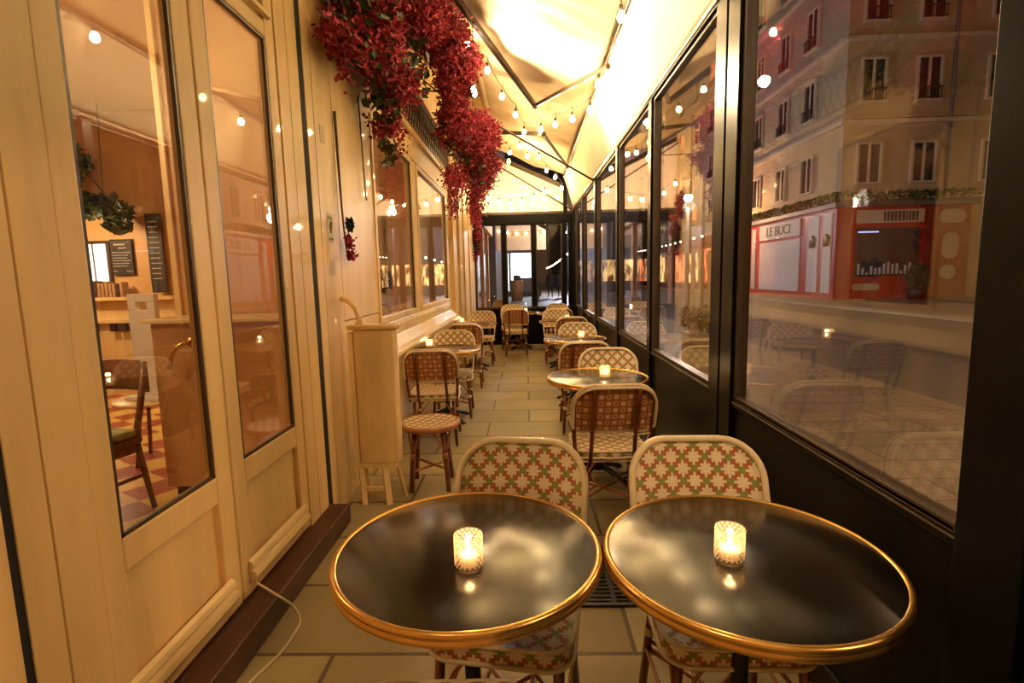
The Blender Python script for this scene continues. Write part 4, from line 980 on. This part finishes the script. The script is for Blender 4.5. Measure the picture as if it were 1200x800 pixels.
# row beyond along the street, warm ground-floor shops
def terrace_house(y0, y1, label, mw, shop, lit, x0=14.4, h=20, rail=True, ph=3.3):
    t = empty('street_building', (x0, y0, 0), label=label, cat='building', group='buildings along the far side of the street'); L_ = y1-y0
    MB().box(0, 10, 0, L_, 0, h).build('wall', mw, t)
    MB().box(-.3, 0, 0, L_, 4.2, 4.4).box(-.3, 0, 0, L_, h-.4, h).build('cornice', 'limestone_pale', t)
    n = max(2, int(L_/3))
    for k in range(n):
        for j in range(int((h-5)/ph)): bwin(t, ((0, 0, 0), (0, 1, 0), (-1, 0, 0)), (k+.5)*L_/n, 5.2+j*ph, 1.0, 1.7, rail=rail, lit=(lit if (k+j*2) % 5 == 1 else None))
        MB().box(-.2, 0, (k+.12)*L_/n, (k+.88)*L_/n, .5, 3.2).build('shop_window', shop if k % 2 else lit, t)
    MB().box(-.15, 0, 0, L_, 0, 4.2).build('shopfront', 'orange_paint' if shop != 'dark_pane' else 'far_dark', t)
    MB().prism([(0, 3.6), (-1.4, 3.1), (-1.4, 2.85), (-1.36, 2.85), (-1.36, 3.05), (0, 3.5)], .3, L_-.3, 'y').build('shop_awning', 'red_paint', t)
terrace_house(39.6, 50.7, 'street building with warm glowing shops next to the corner building', 'limestone', 'lit_window_warm', 'lit_window_orange', x0=14.35)
terrace_house(51, 66, 'stone street building with glowing orange shops beyond the corner building', 'limestone', 'lit_window_orange', 'lit_window_warm', x0=13.6)
terrace_house(66.3, 84, 'farthest stone building on the right side of the street', 'far_dark', 'lit_window_warm', 'lit_window_warm', x0=12.5)
# street beyond the end screen
def house(x0, x1, y0, y1, h, mw, label, name='street_building'):
    t = empty(name, (x0, y0, 0), label=label, cat='building', group='buildings beyond the end screen')
    MB().box(0, x1-x0, 0, y1-y0, 0, h).build('wall', mw, t); return t
t = house(-6, -1.45, YE+.2, 20.5, 14, 'far_wood', 'wood-fronted neighbouring building left beyond the end screen')
m = MB()
for k in range(4): m.box(4.55, 4.66, 1.0+k*2.2, 1.3+k*2.2, 0, 3.2)
m.build('pilaster', 'far_wood', t); MB().box(4.55, 4.60, 1.5, 2.8, .6, 2.7).box(4.55, 4.6, 3.7, 5.0, .6, 2.7).box(4.55, 4.6, 5.9, 7.2, .6, 2.7).build('window', 'dark_pane', t)
MB().box(4.55, 4.75, 0, 9, 2.95, 3.3).build('fascia', 'far_awning', t)
t = empty('street_awning', (-1.45, 21.5, 0), label='beige shop awning with hanging skirt seen through the middle end pane', cat='awning')
MB().prism([(0, 4.6), (2.3, 3.3), (2.3, 2.75), (2.27, 2.75), (2.27, 3.27), (0, 4.55)], .5, 5.5, 'y').prism([(0, 4.58), (2.3, 3.3), (2.3, 2.5), (0, 2.5)], .46, .5, 'y').build('cloth', 'far_awning', t)
MB().tube([(.05, .6, 2.5), (.05, .6, 0)], .03, 6).tube([(.05, 5.4, 2.6), (.05, 5.4, 0)], .03, 6).build('post', 'iron', t)
t = house(-7, -1.2, 21, 34.5, 13, 'far_dark', 'dark building on the left behind the beige street awning')
t = house(-8, 1.05, 37, 48, 16, 'far_dark', 'dark building holding the bright shop at the end of the pavement')
t = empty('lit_shop', (-.25, 36.95, 0), label='bright white-blue lit shopfront glowing at the far end of the pavement', cat='shop')
MB().box(-1.15, 1.1, -.15, 0, 0, 3.6).build('frame', 'far_dark', t)
MB().box(-1.0, .85, -.22, -.16, .4, 3.0).build('window', 'lit_window_cool', t)
MB().box(-1.1, 1.05, -.3, -.15, 3.05, 3.4).build('sign_board', 'zinc', t)
MB().box(-.95, -.8, -.35, -.22, .3, 3.0).box(-.2, .6, -.5, -.23, .4, 1.3).build('display_shelf', 'zinc', t)
t = empty('tall_bin', (-.55, 30.5, 0), label='dark slatted bin standing before the bright shop', cat='bin')
MB().lathe([(0, 0), (.33, 0), (.36, 1.15), (.33, 1.2), (0, 1.2)], n=16).build('body', 'far_wood', t); MB().lathe([(0, 1.2), (.2, 1.2), (.22, 1.45), (0, 1.5)], n=12).build('bin_top', 'iron', t)
tag(MB().lathe([(0, 0), (.2, 0), (.24, .3), (.16, .7), (.08, .9), (.07, 1.15), (0, 1.2)], n=16).build('bollard', 'iron', None, 0, (.55, 31.5, 0)), 'short dark bollard right of the slatted bin', 'bollard')
t = house(3.6, 9.5, 45, 80, 17, 'far_dark', 'tall dark building closing the street right of the walkers')
m = MB()
for k in range(7):
    m.box(.8*k+.2, .8*k+.6, -.08, -.0, 5, 16)
m.build('pilaster', 'iron', t); MB().box(.2, 5.5, -.1, -.02, .8, 2.6).build('shop_window', 'lit_window_warm', t)
for q, (p0_, p1_, n_, lab) in enumerate((((1.75, 22, 2.35), (1.98, 50, 2.15), 14, 'far string of white bulbs lining the street right of the walkers'), ((-1.1, 21.9, 3.35), (.75, 21.9, 3.3), 6, 'string of small bulbs on the beige street awning'), ((7.6, 23, 3.0), (12.0, 60, 3.8), 22, 'long string of bulbs along the far pavement, seen through the right bays'))):
    r = empty('string_lights', p0_, label=lab, cat='string lights', group='string lights out in the street')
    a, b_ = Vector(p0_), Vector(p1_); m = MB(); P = [a.lerp(b_, k/(n_-1))-a-Vector((0, 0, .08*sin(pi*k/(n_-1)))) for k in range(n_)]
    m.tube(P, .01, 5).build('cable', 'wire', r)
    for p in P: MB().ico(p-Vector((0, 0, .06)), .05, 1).build('bulb', 'far_bulb', r)

# people walking away
def person(x, y, rz, label, coat, stride=.16, hgt=1.0):
    t = empty('person', (x, y, 0), rz, label=label, cat='person', group='two walkers out on the pavement')
    J = {'pel': (0, 0, .95), 'waist': (0, .01, 1.12), 'chest': (0, .0, 1.34), 'neck': (0, .01, 1.50), 'head': (0, .02, 1.60), 'crown': (0, .015, 1.70),
         'shl': (-.19, 0, 1.43), 'ell': (-.25, -.04, 1.16), 'wrl': (-.23, .08, .93), 'hl': (-.22, .12, .84), 'shr': (.19, 0, 1.43), 'elr': (.25, -.02, 1.16), 'wrr': (.24, -.08, .92), 'hr': (.23, -.10, .83),
         'hpl': (-.09, 0, .90), 'knl': (-.10, stride*.7, .50), 'anl': (-.10, stride, .09), 'tol': (-.10, stride+.17, .03), 'hpr': (.09, 0, .90), 'knr': (.10, -stride*.2, .50), 'anr': (.10, -stride*1.3, .13), 'tor': (.10, -stride*1.3+.15, .04)}
    R = {'pel': .15, 'waist': .13, 'chest': .16, 'neck': .055, 'head': .085, 'crown': .08, 'shl': .07, 'ell': .05, 'wrl': .035, 'hl': .04, 'shr': .07, 'elr': .05, 'wrr': .035, 'hr': .04,
         'hpl': .10, 'knl': .065, 'anl': .045, 'tol': .04, 'hpr': .10, 'knr': .065, 'anr': .045, 'tor': .04}
    E = [('pel', 'waist'), ('waist', 'chest'), ('chest', 'neck'), ('neck', 'head'), ('head', 'crown'), ('chest', 'shl'), ('shl', 'ell'), ('ell', 'wrl'), ('wrl', 'hl'), ('chest', 'shr'), ('shr', 'elr'), ('elr', 'wrr'), ('wrr', 'hr'),
         ('pel', 'hpl'), ('hpl', 'knl'), ('knl', 'anl'), ('anl', 'tol'), ('pel', 'hpr'), ('hpr', 'knr'), ('knr', 'anr'), ('anr', 'tor')]
    ks = list(J); me = bpy.data.meshes.new('body'); me.from_pydata([J[k] for k in ks], [(ks.index(a), ks.index(b)) for a, b in E], [])
    o = bpy.data.objects.new('body', me); COL.objects.link(o); o.parent = t
    md = o.modifiers.new('skin', 'SKIN'); sv = me.skin_vertices[0].data
    for i, k in enumerate(ks): sv[i].radius = (R[k], R[k]*.85); sv[i].use_root = (k == 'pel')
    o.modifiers.new('sub', 'SUBSURF').levels = 1; o.modifiers['sub'].render_levels = 1
    me.materials.append(MATS['cloth_dark'])
    MB().lathe([(.0, 1.50), (.10, 1.49), (.21, 1.42), (.225, 1.2), (.20, 1.05), (.24, .70), (.20, .69), (.17, 1.05), (0, 1.1)], n=16).build('coat', coat, t)
    MB().ico((0, -.01, 1.66), .105, 2, sz=1.15).build('hair', 'hair', t)
person(1.50, 33.0, .1, 'person in dark clothes walking away, left of the two walkers', 'cloth_dark')
person(2.15, 33.4, -.1, 'person in grey-black coat walking away, right of the two walkers', 'cloth_grey', .2)

# street lanterns (they light the road and the facades)
def lantern(x, y, h, label, power=STREET_W, col=SODIUM, arm_=.0):
    t = empty('street_lamp', (x, y, 0), label=label, cat='street lamp', group='street lamps')
    MB().lathe([(0, 0), (.14, 0), (.14, .25), (.06, .5), (.045, 1.2), (.04, h-.35), (0, h-.3)], n=16).build('pole', 'iron', t)
    MB().lathe([(0, h-.35), (.10, h-.33), (.17, h), (.20, h+.03), (.03, h+.22), (0, h+.25)], n=8, smooth=False).build('lantern_frame', 'iron', t)
    MB().lathe([(.10, h-.30), (.165, h-.02)], n=8).build('lantern_glass', 'lantern_glow', t)
    MB().ico((0, 0, h-.40), .11, 2).build('bulb', 'lantern_glow', t)  # extra glowing ball below the frame, added to enlarge the glow
    plight('street_light', (0, 0, h-.62), power, col, .15, t)
lantern(4.25, 14.0, 3.75, 'street lamp glowing white beyond the second right bay', STREET_W*.25, (1, .8, .66))
lantern(10.5, 8.2, 6.5, 'unseen tall street lamp added on the far kerb to light the red shop', STREET_W)  # stands out of view, added to light the red front
lantern(12.3, 34, 5.5, 'street lamp farther along the opposite kerb', STREET_W*.6)
lantern(3.0, 40, 5.0, 'street lamp added beyond the two walkers to brighten the ground', STREET_W*2, COOL)  # added cool light that makes the far pavement pale
lantern(2.7, 20.5, 4.6, 'street lamp added beyond the right end pane to brighten the ground', STREET_W*.9, (.72, .78, 1))  # added to cool and brighten the ground past the end screen
lantern(4.1, -1.0, 4.6, 'unseen street lamp added on the kerb behind the viewer', STREET_W*.3)  # unseen, added to light the pavement outside the glass
# planter seen through the second bay
t = empty('street_planter', (2.62, 7.7, 0), label='planter box with pale sticks and shrub outside the second right bay', cat='planter')
MB().box(-.28, .28, -.22, .22, 0, .55).build('planter_box', 'limestone_pale', t, .01)
m = MB()
for c in blob_pts([(0, 0, .72, .3, .24, .22)], 320): leaf_quad(m, c, .05, 0)
tag(m.build('foliage', 'planter_green', t, fix=False), kind='stuff')
for k in range(4): MB().box(-.22+k*.12, -.17+k*.12, -.03, .03, .5, 1.75).build('stake', 'limestone_pale', t)
# bicycle at the far kerb
t = empty('bicycle', (8.2, 20.5, -.07), 1.45, label='bicycle parked across the road, seen beyond the second bay post', cat='bicycle')
for x_ in (-.52, .52):
    w = MB().tube([(x_+.33*cos(a*pi/12), 0, .34+.33*sin(a*pi/12)) for a in range(24)], .018, 6, True)
    for a in range(8): w.tube([(x_, 0, .34), (x_+.32*cos(a*pi/4), 0, .34+.32*sin(a*pi/4))], .003, 4)
    w.build('wheel', 'iron', t)
MB().tube([(-.52, 0, .34), (-.12, 0, .32), (.36, 0, .72), (-.2, 0, .78), (-.52, 0, .34)], .016, 6).tube([(-.12, 0, .32), (-.24, 0, .92)], .014, 6).tube([(.52, 0, .34), (.34, 0, .95)], .016, 6).build('frame', 'zinc', t)
MB().box(-.36, -.14, -.07, .07, .91, .96).build('saddle', 'iron', t, .02); MB().tube([(.30, -.25, .98), (.36, 0, .96), (.30, .25, .98)], .012, 6).build('handlebar', 'iron', t)
